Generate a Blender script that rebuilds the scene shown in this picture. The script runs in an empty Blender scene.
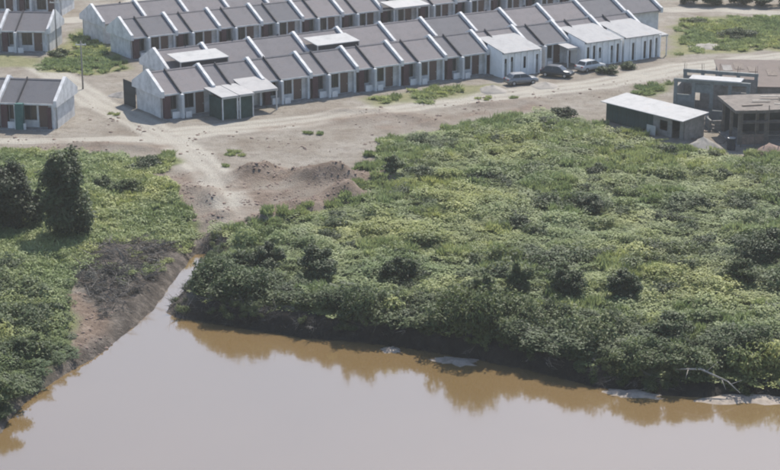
import bpy, math, random
import numpy as np
from mathutils import Vector, Matrix

random.seed(7)
rng = np.random.default_rng(11)
S = bpy.context.scene
COL = S.collection

# ------------------------------------------------------------------ camera
FPX, HCAM, PITCH = 1800.0, 45.57, math.radians(16.99)
cam_d = bpy.data.cameras.new('camera')
cam = bpy.data.objects.new('camera', cam_d); COL.objects.link(cam)
cam.location = (0, 0, HCAM)
cam.rotation_euler = (math.pi/2 - PITCH, 0, 0)
cam_d.sensor_width = 36.0
cam_d.lens = 36.0*FPX/780.0
cam_d.clip_start = 1.0; cam_d.clip_end = 9000
S.camera = cam
S.render.resolution_x, S.render.resolution_y = 1024, 617

# ------------------------------------------------------------------ sky and sun
SUN_AZ = math.radians(18)      # to the right of straight ahead (+Y)
SUN_EL = math.radians(50)
world = bpy.data.worlds.new('World'); S.world = world; world.use_nodes = True
wt = world.node_tree
sky = wt.nodes.new('ShaderNodeTexSky'); sky.sky_type = 'NISHITA'; sky.sun_disc = False
sky.sun_elevation = SUN_EL; sky.sun_rotation = SUN_AZ
sky.air_density = 1.0; sky.dust_density = 0.9; sky.ozone_density = 1.0
bg = wt.nodes['Background']; bg.inputs['Strength'].default_value = 0.12
wt.links.new(sky.outputs[0], bg.inputs[0])
sl = bpy.data.lights.new('sun', 'SUN'); sl.energy = 4.0; sl.angle = math.radians(0.6)
sl.color = (1.0, 0.935, 0.83)
sun = bpy.data.objects.new('sun', sl); COL.objects.link(sun)
to_sun = Vector((math.sin(SUN_AZ)*math.cos(SUN_EL), math.cos(SUN_AZ)*math.cos(SUN_EL), math.sin(SUN_EL)))
sun.rotation_euler = to_sun.to_track_quat('Z', 'Y').to_euler()
sun.location = (60, 200, 120)
S.view_settings.view_transform = 'Standard'; S.view_settings.look = 'None'
S.view_settings.exposure = 0.86; S.view_settings.gamma = 1.0
S.cycles.filter_width = 2.0
S.cycles.volume_bounces = 0
S.cycles.max_bounces = 6

# ------------------------------------------------------------------ helpers
CP, SP = math.cos(PITCH), math.sin(PITCH)
LAND = 2.0
def g(px, py, z=LAND):
    """map position of a spot seen at a pixel of the photograph, on the level z"""
    r = (px-390)/FPX; u = -(py-235)/FPX
    dy, dz = CP+u*SP, -SP+u*CP
    k = (z-HCAM)/dz
    return (r*k, dy*k)
def pix(x, y, z):
    zz = z-HCAM; d = y*CP-zz*SP; u = y*SP+zz*CP
    return 390+FPX*x/d, 235-FPX*u/d

class MB:
    def __init__(self): self.v = []; self.f = []
    def quad(self, a, b, c, d):
        n = len(self.v); self.v += [tuple(a), tuple(b), tuple(c), tuple(d)]; self.f.append((n, n+1, n+2, n+3)); return self
    def box(self, x0, x1, y0, y1, z0, z1):
        n = len(self.v)
        self.v += [(x0,y0,z0),(x1,y0,z0),(x1,y1,z0),(x0,y1,z0),(x0,y0,z1),(x1,y0,z1),(x1,y1,z1),(x0,y1,z1)]
        self.f += [tuple(n+i for i in q) for q in ((3,2,1,0),(4,5,6,7),(0,1,5,4),(1,2,6,5),(2,3,7,6),(3,0,4,7))]
        return self
    def prism(self, pts, axis, a0, a1):
        """extrude a 2D polygon (list of (s,t)) along an axis: 'x' -> (s,t)=(y,z), 'y' -> (x,z), 'z' -> (x,y)"""
        n = len(self.v); m = len(pts)
        def P(s, t, a): return {'x': (a, s, t), 'y': (s, a, t), 'z': (s, t, a)}[axis]
        self.v += [P(s, t, a0) for s, t in pts] + [P(s, t, a1) for s, t in pts]
        self.f.append(tuple(n+i for i in range(m))[::-1]); self.f.append(tuple(n+m+i for i in range(m)))
        for i in range(m):
            j = (i+1) % m
            self.f.append((n+i, n+j, n+m+j, n+m+i))
        return self
    def tube(self, p, q, r0, r1, seg=6):
        p, q = Vector(p), Vector(q); d = (q-p)
        if d.length < 1e-6: return self
        d.normalize(); a = d.orthogonal().normalized(); b = d.cross(a)
        n = len(self.v)
        for c, r in ((p, r0), (q, r1)):
            for i in range(seg):
                t = 2*math.pi*i/seg
                self.v.append(tuple(c+a*(r*math.cos(t))+b*(r*math.sin(t))))
        for i in range(seg):
            j = (i+1) % seg
            self.f.append((n+i, n+j, n+seg+j, n+seg+i))
        self.f.append(tuple(n+i for i in range(seg))[::-1]); self.f.append(tuple(n+seg+i for i in range(seg)))
        return self
    def mesh(self, name, mat, smooth=False):
        me = bpy.data.meshes.new(name); me.from_pydata(self.v, [], self.f)
        me.materials.append(mat)
        import bmesh
        bm = bmesh.new(); bm.from_mesh(me); bmesh.ops.recalc_face_normals(bm, faces=bm.faces); bm.to_mesh(me); bm.free()
        if smooth:
            for p in me.polygons: p.use_smooth = True
        me.update(); return me

def link(name, me, parent=None, loc=(0,0,0), rz=0.0):
    o = bpy.data.objects.new(name, me); COL.objects.link(o)
    o.location = loc; o.rotation_euler = (0, 0, rz)
    if parent is not None: o.parent = parent
    return o
def tag(o, label=None, cat=None, group=None, kind=None):
    if label: o['label'] = label
    if cat: o['category'] = cat
    if group: o['group'] = group
    if kind: o['kind'] = kind
    return o
def thing(name, label, cat, loc, rz=0.0, group=None):
    return tag(link(name, None, None, loc, rz), label, cat, group)

# ---- value noise in numpy
_perm = rng.random((256, 256))
def vnoise(x, y, s, seed=0):
    x = np.asarray(x, float)/s + seed*17.31 + 1000; y = np.asarray(y, float)/s + seed*9.77 + 1000
    xi, yi = np.floor(x).astype(int), np.floor(y).astype(int)
    fx, fy = x-xi, y-yi
    fx = fx*fx*(3-2*fx); fy = fy*fy*(3-2*fy)
    P = lambda a, b: _perm[a % 256, b % 256]
    return (P(xi,yi)*(1-fx)+P(xi+1,yi)*fx)*(1-fy)+(P(xi,yi+1)*(1-fx)+P(xi+1,yi+1)*fx)*fy
def fbm(x, y, s, o=3, seed=0):
    t = 0; a = 1; n = 0
    for i in range(o):
        t = t+a*vnoise(x, y, s/2**i, seed+i*3); n += a; a *= .5
    return t/n
def sstep(a, b, x):
    t = np.clip((x-a)/(b-a), 0, 1); return t*t*(3-2*t)
def seg_dist(x, y, pts, closed=False):
    x = np.asarray(x, float); y = np.asarray(y, float)
    d = np.full(x.shape, 1e9)
    n = len(pts)
    for i in range(n if closed else n-1):
        ax, ay = pts[i]; bx, by = pts[(i+1) % n]
        ex, ey = bx-ax, by-ay; L = ex*ex+ey*ey+1e-9
        t = np.clip(((x-ax)*ex+(y-ay)*ey)/L, 0, 1)
        d = np.minimum(d, np.hypot(x-ax-t*ex, y-ay-t*ey))
    return d
def inside(x, y, pts):
    x = np.asarray(x, float); y = np.asarray(y, float)
    r = np.zeros(x.shape, bool); n = len(pts); j = n-1
    for i in range(n):
        xi, yi = pts[i]; xj, yj = pts[j]
        c = ((yi > y) != (yj > y)) & (x < (xj-xi)*(y-yi)/((yj-yi) or 1e-9)+xi)
        r ^= c; j = i
    return r
def sdf(x, y, pts):
    d = seg_dist(x, y, pts, True)
    return np.where(inside(x, y, pts), d, -d)       # positive inside
def G(pl, z=LAND): return [g(a, b, z) for a, b in pl]

# ------------------------------------------------------------------ materials
def new_mat(name):
    m = bpy.data.materials.new(name); m.use_nodes = True
    nt = m.node_tree; p = nt.nodes['Principled BSDF']
    return m, nt, p
def N(nt, t, **kw):
    n = nt.nodes.new(t)
    for k, v in kw.items(): setattr(n, k, v)
    return n
def ramp(nt, src, stops):
    r = N(nt, 'ShaderNodeValToRGB'); e = r.color_ramp.elements
    while len(e) < len(stops): e.new(0.5)
    for q, (pos, c) in zip(e, stops): q.position = pos; q.color = (*c, 1)
    nt.links.new(src, r.inputs[0]); return r.outputs[0]
def mixc(nt, fac, a, b, mode='MIX'):
    m = N(nt, 'ShaderNodeMix', data_type='RGBA', blend_type=mode)
    for s, v in ((m.inputs[0], fac), (m.inputs[6], a), (m.inputs[7], b)):
        if isinstance(v, (int, float)): s.default_value = v
        elif isinstance(v, tuple): s.default_value = (*v, 1)
        else: nt.links.new(v, s)
    return m.outputs[2]
def noise(nt, scale, detail=4, rough=.6, coord='Object', vec=None):
    tc = N(nt, 'ShaderNodeTexCoord'); n = N(nt, 'ShaderNodeTexNoise')
    n.inputs['Scale'].default_value = scale; n.inputs['Detail'].default_value = detail; n.inputs['Roughness'].default_value = rough
    nt.links.new(vec if vec is not None else tc.outputs[coord], n.inputs['Vector'])
    return n.outputs['Fac']
def bump(nt, p, h, strength=.4, dist=.05):
    b = N(nt, 'ShaderNodeBump'); b.inputs['Strength'].default_value = strength; b.inputs['Distance'].default_value = dist
    nt.links.new(h, b.inputs['Height']); nt.links.new(b.outputs[0], p.inputs['Normal'])
def plaster(name, col, dirt=.25, rough=.85, scale=1.2, var=.0):
    m, nt, p = new_mat(name)
    n1 = noise(nt, scale, 6, .65); n2 = noise(nt, 9, 3)
    d = tuple(c*(1-dirt) for c in col)
    c = ramp(nt, n1, [(.35, d), (.62, col)])
    c = mixc(nt, .12, c, n2, 'OVERLAY')
    if var:
        oi = N(nt, 'ShaderNodeObjectInfo')
        r = ramp(nt, oi.outputs['Random'], [(0, (1-var,)*3), (1, (1,)*3)])
        c = mixc(nt, 1.0, c, r, 'MULTIPLY')
    nt.links.new(c, p.inputs['Base Color']); p.inputs['Roughness'].default_value = rough; p.inputs['Specular IOR Level'].default_value = .2
    bump(nt, p, n2, .15, .02)
    return m
def roof_mat(name, col, pitch=.33, axis=0, rough=.6, var=.3):
    m, nt, p = new_mat(name)
    tc = N(nt, 'ShaderNodeTexCoord')
    w = N(nt, 'ShaderNodeTexWave', wave_type='BANDS', bands_direction='X' if axis == 0 else 'Y')
    w.inputs['Scale'].default_value = 1/pitch*.314*3.18; w.inputs['Distortion'].default_value = 0
    nt.links.new(tc.outputs['Object'], w.inputs['Vector'])
    n1 = noise(nt, .9, 6, .7); n2 = noise(nt, 6, 4)
    dk = tuple(c*.8 for c in col); rs = (col[0]*.95, col[1]*.86, col[2]*.8)
    c = ramp(nt, n1, [(.3, dk), (.55, col), (.8, rs)])
    c = mixc(nt, .15, c, n2, 'OVERLAY')
    oi = N(nt, 'ShaderNodeObjectInfo')
    r = ramp(nt, oi.outputs['Random'], [(0, (1-var,)*3), (1, (1+var*.3, 1, 1-var*.2))])
    c = mixc(nt, 1.0, c, r, 'MULTIPLY')
    nt.links.new(c, p.inputs['Base Color']); p.inputs['Roughness'].default_value = max(rough, .85); p.inputs['Specular IOR Level'].default_value = .12
    bump(nt, p, w.outputs['Fac'], .35, .03)
    return m
def leaf_mat(name, c0, c1, c2, trans=.25):
    m, nt, p = new_mat(name)
    oi = N(nt, 'ShaderNodeObjectInfo')
    at = N(nt, 'ShaderNodeAttribute', attribute_name='lv')
    a = N(nt, 'ShaderNodeMath', operation='MULTIPLY_ADD'); a.inputs[1].default_value = .55
    b = N(nt, 'ShaderNodeMath', operation='MULTIPLY'); b.inputs[1].default_value = .45
    nt.links.new(oi.outputs['Random'], b.inputs[0]); nt.links.new(at.outputs['Fac'], a.inputs[0]); nt.links.new(b.outputs[0], a.inputs[2])
    c = ramp(nt, a.outputs[0], [(.1, c0), (.55, c1), (.95, c2)])
    ge = N(nt, 'ShaderNodeNewGeometry')
    pn = noise(nt, .11, 3, .6, vec=ge.outputs['Position'])
    c = mixc(nt, 1.0, c, ramp(nt, pn, [(.36, (.72, .80, .78)), (.5, (1, 1, 1)), (.66, (1.32, 1.2, .98))]), 'MULTIPLY')
    nt.links.new(c, p.inputs['Base Color']); p.inputs['Roughness'].default_value = .6
    p.inputs['Specular IOR Level'].default_value = .25
    t = N(nt, 'ShaderNodeBsdfTranslucent'); mx = N(nt, 'ShaderNodeMixShader'); mx.inputs[0].default_value = trans
    nt.links.new(c, t.inputs[0]); nt.links.new(p.outputs[0], mx.inputs[1]); nt.links.new(t.outputs[0], mx.inputs[2])
    nt.links.new(mx.outputs[0], nt.nodes['Material Output'].inputs[0])
    return m
def glass_mat(name):
    m, nt, p = new_mat(name)
    p.inputs['Base Color'].default_value = (.015, .018, .022, 1); p.inputs['Roughness'].default_value = .12
    return m
def plain(name, col, rough=.6, metal=0):
    m, nt, p = new_mat(name)
    n = noise(nt, 5, 4); c = ramp(nt, n, [(.3, tuple(x*.82 for x in col)), (.7, col)])
    nt.links.new(c, p.inputs['Base Color']); p.inputs['Roughness'].default_value = rough; p.inputs['Metallic'].default_value = metal
    return m

M = dict(
    white=plaster('white_plaster', (.62, .615, .61), .28, var=.1),
    bright=plaster('fresh_white_paint', (.78, .78, .775), .12),
    pale=plaster('pale_blue_plaster', (.56, .575, .59), .22, var=.1),
    maroon=plaster('maroon_paint', (.085, .045, .05), .3),
    teal=plaster('teal_paint', (.05, .12, .115), .3),
    parapet=plaster('parapet_white', (.62, .615, .615), .3),
    charcoal=plaster('charcoal_paint', (.045, .045, .055), .3),
    fence=plaster('dark_weathered_fence', (.05, .055, .06), .4),
    roof=roof_mat('grey_roof_tile', (.178, .178, .195)),
    roofpale=roof_mat('pale_roof_sheet', (.36, .36, .365), .25, var=.08),
    roofbrown=roof_mat('rusty_brown_sheet', (.17, .15, .14), .25),
    sheetwhite=roof_mat('white_metal_sheet', (.40, .40, .40), .25, var=.05, rough=.85),
    concrete=plaster('bare_concrete', (.25, .235, .22), .35, scale=2.0),
    brownconc=plaster('weathered_brown_concrete', (.175, .152, .135), .4, scale=2.0),
    greyblue=plaster('grey_green_concrete', (.22, .235, .23), .35),
    green=plaster('dark_green_board', (.035, .065, .06), .35),
    glass=glass_mat('window_glass'),
    frame=plain('window_frame', (.10, .09, .09), .5),
    door=plain('brown_door', (.10, .055, .045), .5),
    steel=plain('galvanised_steel', (.45, .46, .47), .4, .6),
    bark=plaster('bark', (.10, .08, .06), .4, scale=5),
    stick=plaster('dead_wood', (.105, .095, .088), .5, scale=3),
    drift2=plaster('grey_dead_wood', (.20, .185, .165), .4, scale=3),
    drift=plaster('bleached_wood', (.36, .33, .29), .3, scale=3),
    rock=plaster('brown_stone', (.24, .175, .145), .4, scale=3),
    wood=plaster('grey_timber', (.17, .14, .12), .35, scale=3),
    tyre=plain('tyre', (.02, .02, .02), .8),
    carsilver=plain('silver_paint', (.22, .225, .235), .35, .3),
    cardark=plain('charcoal_paint_car', (.04, .042, .048), .3, .2),
    carwhite=plain('white_paint_car', (.45, .45, .45), .3),
    lamp=plain('lamp_glass', (.7, .7, .66), .15),
    redlamp=plain('red_lamp', (.35, .03, .03), .2),
    palemud=plaster('pale_mud', (.30, .255, .215), .4, scale=2),
    sandpile=plaster('heap_of_sand', (.27, .25, .225), .2, scale=2),
    scrub=leaf_mat('scrub_leaf', (.095, .125, .045), (.22, .262, .108), (.345, .38, .185), .36),
    grass=leaf_mat('grass_blade', (.15, .185, .07), (.27, .315, .135), (.38, .41, .21), .38),
    shrub=leaf_mat('bank_shrub_leaf', (.026, .043, .017), (.07, .10, .04), (.15, .18, .08), .3),
    deadleaf=leaf_mat('dead_leaf', (.040, .035, .030), (.085, .075, .064), (.18, .16, .135), .1),
    dark=leaf_mat('dark_tree_leaf', (.020, .034, .016), (.042, .066, .029), (.08, .11, .048), .25),
)

# ------------------------------------------------------------------ ground plan (photo pixels -> metres)
SHORE_L = [(-120, 520), (-60, 470), (0, 432), (20, 407), (60, 377), (105, 350), (128, 331), (149, 313), (160, 299), (177, 276), (187, 262), (193, 254)]
SHORE_R = [(210, 253), (210, 263), (196, 280), (173, 304), (168, 312), (180, 318), (230, 326), (300, 337), (350, 341), (384, 344), (402, 346), (440, 353), (480, 359),
           (540, 372), (600, 388), (650, 394), (700, 397), (780, 399), (900, 404), (1100, 425)]
SL_W, SR_W = G(SHORE_L, 0), G(SHORE_R, 0)
shore = G(SHORE_L, 0) + G(SHORE_R, 0)
WATER = [(-400, -600), (-400, 20), (-60, 75)] + shore + [(120, 95), (400, 60), (400, -600)]

DEBRIS = G([(72, 268), (92, 240), (130, 231), (190, 230), (205, 250), (190, 268), (165, 300), (142, 318), (124, 330), (112, 306), (95, 284)])
BROWN = G([(62, 288), (92, 280), (106, 294), (114, 318), (104, 334), (86, 340), (70, 322)])
FIELD = G([(205, 240), (240, 229), (290, 223), (345, 208), (398, 188), (378, 165), (388, 148), (440, 130), (500, 120), (548, 113), (600, 128), (660, 143), (720, 155), (760, 158), (900, 165), (1000, 400), (780, 388), (700, 385), (600, 378), (480, 350), (380, 335), (240, 322), (185, 315), (180, 305), (200, 280), (212, 262)])
LEFTG = G([(-150, 152), (60, 153), (110, 160), (150, 163), (172, 155), (180, 163), (150, 178), (172, 195), (190, 212), (190, 232), (120, 236), (90, 245), (75, 268), (60, 292), (80, 346), (100, 348), (60, 374), (0, 428), (-140, 520)])
GRASS1 = G([(38, 72), (42, 62), (62, 50), (70, 38), (84, 28), (104, 30), (112, 55), (128, 70), (105, 74), (70, 74)])
GRASS2 = G([(672, 56), (680, 18), (760, 16), (900, 22), (900, 58), (770, 50), (720, 52)])
GRASS3 = G([(-60, 64), (38, 68), (40, 58), (10, 54), (-60, 54)])
STRIP = G([(360, 100), (420, 91), (470, 86), (500, 85), (470, 95), (420, 101), (380, 106)])
SHEDG = G([(628, 88), (655, 84), (672, 84), (660, 96), (640, 97)])
ROAD = G([(40, 66), (70, 84), (95, 102), (140, 122), (170, 138), (205, 168), (240, 208), (252, 225)])
TRACK = G([(-60, 141), (60, 141), (120, 139), (165, 140)])
ROAD2 = G([(170, 134), (300, 122), (420, 104), (520, 93), (600, 84), (680, 68), (780, 57), (900, 45)])
TOPROAD = G([(60, 20), (105, 20), (150, -5)])
FARROAD = G([(670, 10), (720, 9), (780, 14), (850, 20)])
MOUNDS = [(G([(252, 176), (275, 173), (312, 181), (350, 184), (384, 180)]), 1.0, 1.7), (G([(268, 219), (290, 210), (325, 205), (352, 196)]), .8, 1.6),
          (G([(196, 190), (207, 191), (212, 199)]), .5, .9), (G([(195, 216), (222, 210)]), .4, 1.0), (G([(150, 178), (168, 190)]), .25, 1.4),
          (G([(312, 186), (335, 194)]), .45, 2.0), (G([(76, 147), (100, 146), (155, 150)]), .3, 1.0), (G([(350, 120), (400, 117), (430, 124)]), .4, 1.8), (G([(330, 112), (380, 112)]), .3, 1.2), (G([(480, 106), (530, 102)]), .35, 1.3)]

def land_h(x, y, sd=None):
    if sd is None: sd = -sdf(x, y, WATER)
    sdw = sd + (fbm(x, y, 2.2, 3, 5)-.5)*1.0*sstep(0, 1, np.abs(sd)+.3)
    rb = sstep(-1.5, 1.5, seg_dist(x, y, SL_W)-seg_dist(x, y, SR_W))*sstep(-17, -14, x)
    hb = .8+.65*rb; fl = rb*sstep(12.5, 15.5, x)
    sdw = np.where(sdw > 0, np.maximum(sdw-(2.2+1.6*sstep(17, 21, x))*fl, sdw*.12*fl+sdw*(1-fl)*.999), sdw)
    zl = hb*(1-np.exp(-np.maximum(sdw, 0)/(.6-.3*rb))) + (LAND-hb)*sstep(1.5, 13, sdw)
    zw = np.maximum(-2.5, sdw*.45)
    z = np.where(sdw > 0, zl, zw)
    ndr = np.clip(sd/6, 0, 1)*np.clip((178-y)/10, 0, 1)
    z = z + ndr*(fbm(x, y, 6, 3, 2)-.5)*.5 + sstep(3, 6, sd)*(fbm(x, y, 1.7, 2, 7)-.5)*.16
    for pts, h, w in MOUNDS:
        d = seg_dist(x, y, pts)
        z = z + h*np.exp(-(d/w)**2)*(.35+1.5*fbm(x, y, 2.6, 2, 9)+.5*(fbm(x, y, .9, 2, 19)-.5))
    dd = sdf(x, y, DEBRIS)
    z = z + .55*sstep(-1, 2.5, dd)*sstep(.4, 2.6, sd)*(2.2*fbm(x, y, 2.0, 3, 4)-.35)
    return z

def axis(lo, hi, a, b, step):
    inner = list(np.arange(a, b+1e-6, step)); r = []
    s, q = step, b
    while q < hi: s *= 1.45; q += s; r.append(q)
    l = []; s, q = step, a
    while q > lo: s *= 1.45; q -= s; l.append(q)
    return np.array(l[::-1]+inner+r)
xs = axis(-4000, 4000, -62, 62, .42); ys = axis(-700, 6000, 88, 272, .42)
X, Y = np.meshgrid(xs, ys); X = X.ravel(); Y = Y.ravel()
SD = -sdf(X, Y, WATER)
Z = land_h(X, Y, SD)
nx, ny = len(xs), len(ys)
ii = (np.arange(ny-1)[:, None]*nx+np.arange(nx-1)[None, :]).ravel()
faces = np.stack([ii, ii+1, ii+nx+1, ii+nx], 1)
me = bpy.data.meshes.new('ground')
me.vertices.add(nx*ny); me.vertices.foreach_set('co', np.stack([X, Y, Z], 1).ravel().astype(np.float32))
me.loops.add(faces.size); me.loops.foreach_set('vertex_index', faces.ravel().astype(np.int32))
me.polygons.add(len(faces)); me.polygons.foreach_set('loop_start', (np.arange(len(faces))*4).astype(np.int32))
me.polygons.foreach_set('loop_total', np.full(len(faces), 4, np.int32)); me.polygons.foreach_set('use_smooth', np.ones(len(faces), bool))
me.update()
WX = X+(fbm(X, Y, 3.5, 3, 21)-.5)*3.0; WY = Y+(fbm(X, Y, 3.5, 3, 31)-.5)*3.0
def zone(poly, soft=.5): return sstep(-soft, soft, sdf(WX, WY, poly))
gp_ = np.maximum.reduce([zone(GRASS1, 1.0), zone(GRASS2, 1.5), .7*zone(GRASS3, 1), .7*zone(STRIP, 1)])
veg = np.maximum.reduce([zone(FIELD), zone(LEFTG), zone(GRASS1, .8), zone(GRASS2, 1.2), .7*zone(GRASS3, 1), .6*zone(STRIP, 1), .8*zone(SHEDG, .8)])
veg = np.maximum(veg, sstep(70, 110, np.abs(X))*.9); veg = np.maximum(veg, sstep(262, 285, Y)*.9)
pm_ = 0*sstep(3.6, 2.4, SD-1.8*sstep(17, 21, X))*sstep(-.5, .1, SD)
mud = np.maximum(zone(DEBRIS, .8), sstep(1.6, .2, SD+(fbm(X, Y, 1.5, 2, 8)-.5)))
brn = zone(BROWN, .6)
bank_shade = sstep(2.2, 1.2, SD)*sstep(-1.5, 1.5, seg_dist(X, Y, SL_W)-seg_dist(X, Y, SR_W))*sstep(-17, -14, X)  # mask for the shaded far bank face, its shade painted into the ground colour
for pts, h, w in MOUNDS:
    brn = np.maximum(brn, .95*np.exp(-(seg_dist(WX, WY, pts)/(w*1.25))**2)*min(1, h*1.5))
CHURN = G([(150, 176), (195, 172), (215, 190), (250, 172), (320, 172), (392, 172), (398, 190), (340, 208), (270, 224), (190, 224), (165, 200)])
brn = np.maximum(brn, zone(CHURN, 1.5)*np.clip(2.4*fbm(X, Y, 2.4, 4, 77)-.75, 0, .9))
for pl_ in ([(60, 147), (160, 149)], [(270, 128), (340, 122)], [(395, 128), (440, 118), (540, 108)]):
    brn = np.maximum(brn, np.exp(-(seg_dist(WX, WY, G(pl_))/1.6)**2)*np.clip(2.2*fbm(X, Y, 2.4, 4, 78)-.5, 0, .85))
dr = np.minimum.reduce([seg_dist(X, Y, ROAD), seg_dist(X, Y, ROAD2)*.8, seg_dist(X, Y, TRACK)*1.6, seg_dist(X, Y, TOPROAD), seg_dist(X, Y, FARROAD)])
road = sstep(2.7, 1.6, dr+(fbm(X, Y, 2, 2, 14)-.5)*1.0)
rut = np.maximum(np.exp(-((dr-.8)/.42)**2)*.8, np.exp(-((dr-2.3)/.55)**2))*fbm(X, Y, 3, 2, 15)
for nm, arr in (('veg', veg), ('mud', mud), ('brn', brn), ('road', road), ('rut', rut), ('bank_shade', bank_shade), ('dry', gp_), ('shoal', pm_)):
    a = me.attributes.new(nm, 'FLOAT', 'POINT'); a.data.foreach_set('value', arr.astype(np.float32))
m, nt, p = new_mat('ground')
def att(n): return N(nt, 'ShaderNodeAttribute', attribute_name=n).outputs['Fac']
n1 = noise(nt, .22, 7, .62); n2 = noise(nt, 1.1, 7, .68); n3 = noise(nt, 5.5, 5, .7)
sand = ramp(nt, n1, [(.32, (.188, .158, .126)), (.5, (.25, .224, .19)), (.68, (.295, .27, .236))])
sand = mixc(nt, ramp(nt, n2, [(.48, (0,)*3), (.64, (.65,)*3)]), sand, (.17, .142, .118))
sand = mixc(nt, att('road'), sand, (.365, .34, .295))
sand = mixc(nt, ramp(nt, att('rut'), [(.15, (0,)*3), (.8, (.75,)*3)]), sand, (.19, .165, .14))
brown = ramp(nt, n2, [(.3, (.11, .08, .064)), (.5, (.175, .13, .10)), (.7, (.27, .215, .175))])
c = mixc(nt, att('brn'), sand, brown)
green = ramp(nt, n2, [(.3, (.085, .10, .04)), (.55, (.15, .17, .07)), (.75, (.22, .22, .12))])
c = mixc(nt, att('veg'), c, green)
c = mixc(nt, att('dry'), c, ramp(nt, n2, [(.3, (.13, .13, .06)), (.5, (.20, .195, .10)), (.7, (.27, .25, .15))]))
mudc = ramp(nt, n2, [(.3, (.040, .034, .029)), (.5, (.085, .072, .062)), (.7, (.20, .172, .148))])
c = mixc(nt, att('mud'), c, mudc)
c = mixc(nt, att('shoal'), c, ramp(nt, n2, [(.3, (.22, .18, .15)), (.6, (.36, .31, .27))]))
c = mixc(nt, att('bank_shade'), c, ramp(nt, n2, [(.35, (.012, .011, .011)), (.7, (.035, .031, .028))]))  # near-black tone painted in as shade on the bank face
c = mixc(nt, .35, c, n3, 'OVERLAY')
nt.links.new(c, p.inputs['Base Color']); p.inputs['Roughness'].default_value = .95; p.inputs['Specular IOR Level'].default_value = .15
h = N(nt, 'ShaderNodeMath', operation='ADD'); nt.links.new(n2, h.inputs[0]); nt.links.new(n3, h.inputs[1])
bump(nt, p, h.outputs[0], .8, .3)
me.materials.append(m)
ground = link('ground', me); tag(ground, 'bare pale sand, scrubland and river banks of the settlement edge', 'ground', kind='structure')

# quick height lookup for placing things
def H1(x, y): return float(land_h(np.array([x]), np.array([y]))[0])

# ------------------------------------------------------------------ river
m, nt, p = new_mat('muddy_water')
nw = noise(nt, .05, 4, .5); n5 = noise(nt, 1.3, 3, .5); n6 = noise(nt, .35, 3, .5)
body = ramp(nt, nw, [(.3, (.141, .0945, .042)), (.7, (.160, .108, .051))])
df = N(nt, 'ShaderNodeBsdfDiffuse'); nt.links.new(body, df.inputs[0])
gl = N(nt, 'ShaderNodeBsdfGlossy'); gl.inputs['Roughness'].default_value = .09; gl.inputs['Color'].default_value = (1, 1, 1, 1)
fr = N(nt, 'ShaderNodeFresnel'); fr.inputs['IOR'].default_value = 3.0
mx = N(nt, 'ShaderNodeMixShader')
fm = N(nt, 'ShaderNodeMath', operation='MULTIPLY_ADD'); fm.inputs[1].default_value = .5; fm.inputs[2].default_value = .10
nt.links.new(fr.outputs[0], fm.inputs[0]); nt.links.new(fm.outputs[0], mx.inputs[0]); nt.links.new(df.outputs[0], mx.inputs[1]); nt.links.new(gl.outputs[0], mx.inputs[2])
b = N(nt, 'ShaderNodeBump'); b.inputs['Strength'].default_value = .14; b.inputs['Distance'].default_value = .03
nt.links.new(n5, b.inputs['Height']); nt.links.new(b.outputs[0], gl.inputs['Normal'])
nt.links.new(mx.outputs[0], nt.nodes['Material Output'].inputs[0])
wm = MB().quad((-600, -650, 0), (600, -650, 0), (600, 175, 0), (-600, 175, 0)).mesh('river', m)
tag(link('river_water', wm), 'smooth grey muddy river water reflecting the sky', 'water', kind='structure')

# ------------------------------------------------------------------ row houses
TH = math.radians(33.17)
R_ = Vector((math.cos(TH), math.sin(TH), 0)); B_ = Vector((-math.sin(TH), math.cos(TH), 0))
C0 = Vector((-24.0, 184.3, LAND))
W, DEP, EAVE, RIDGE = 6.0, 6.0, 2.85, 4.35

def wall_holes(mb, x0, x1, z0, z1, y, t, holes):
    """front wall in the plane y (thickness t towards +y) with real openings"""
    gx = sorted({x0, x1, *[h[0] for h in holes], *[h[1] for h in holes]})
    gz = sorted({z0, z1, *[h[2] for h in holes], *[h[3] for h in holes]})
    for a, b2 in zip(gx, gx[1:]):
        for c, d in zip(gz, gz[1:]):
            mxx, mz = (a+b2)/2, (c+d)/2
            if any(h[0] < mxx < h[1] and h[2] < mz < h[3] for h in holes): continue
            mb.quad((a, y, c), (b2, y, c), (b2, y, d), (a, y, d)); mb.quad((a, y+t, c), (a, y+t, d), (b2, y+t, d), (b2, y+t, c))
    for (a, b2, c, d) in holes:
        mb.quad((a, y, c), (a, y+t, c), (b2, y+t, c), (b2, y, c)); mb.quad((a, y, d), (b2, y, d), (b2, y+t, d), (a, y+t, d))
        mb.quad((a, y, c), (a, y, d), (a, y+t, d), (a, y+t, c)); mb.quad((b2, y, c), (b2, y+t, c), (b2, y+t, d), (b2, y, d))
    return mb

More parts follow.
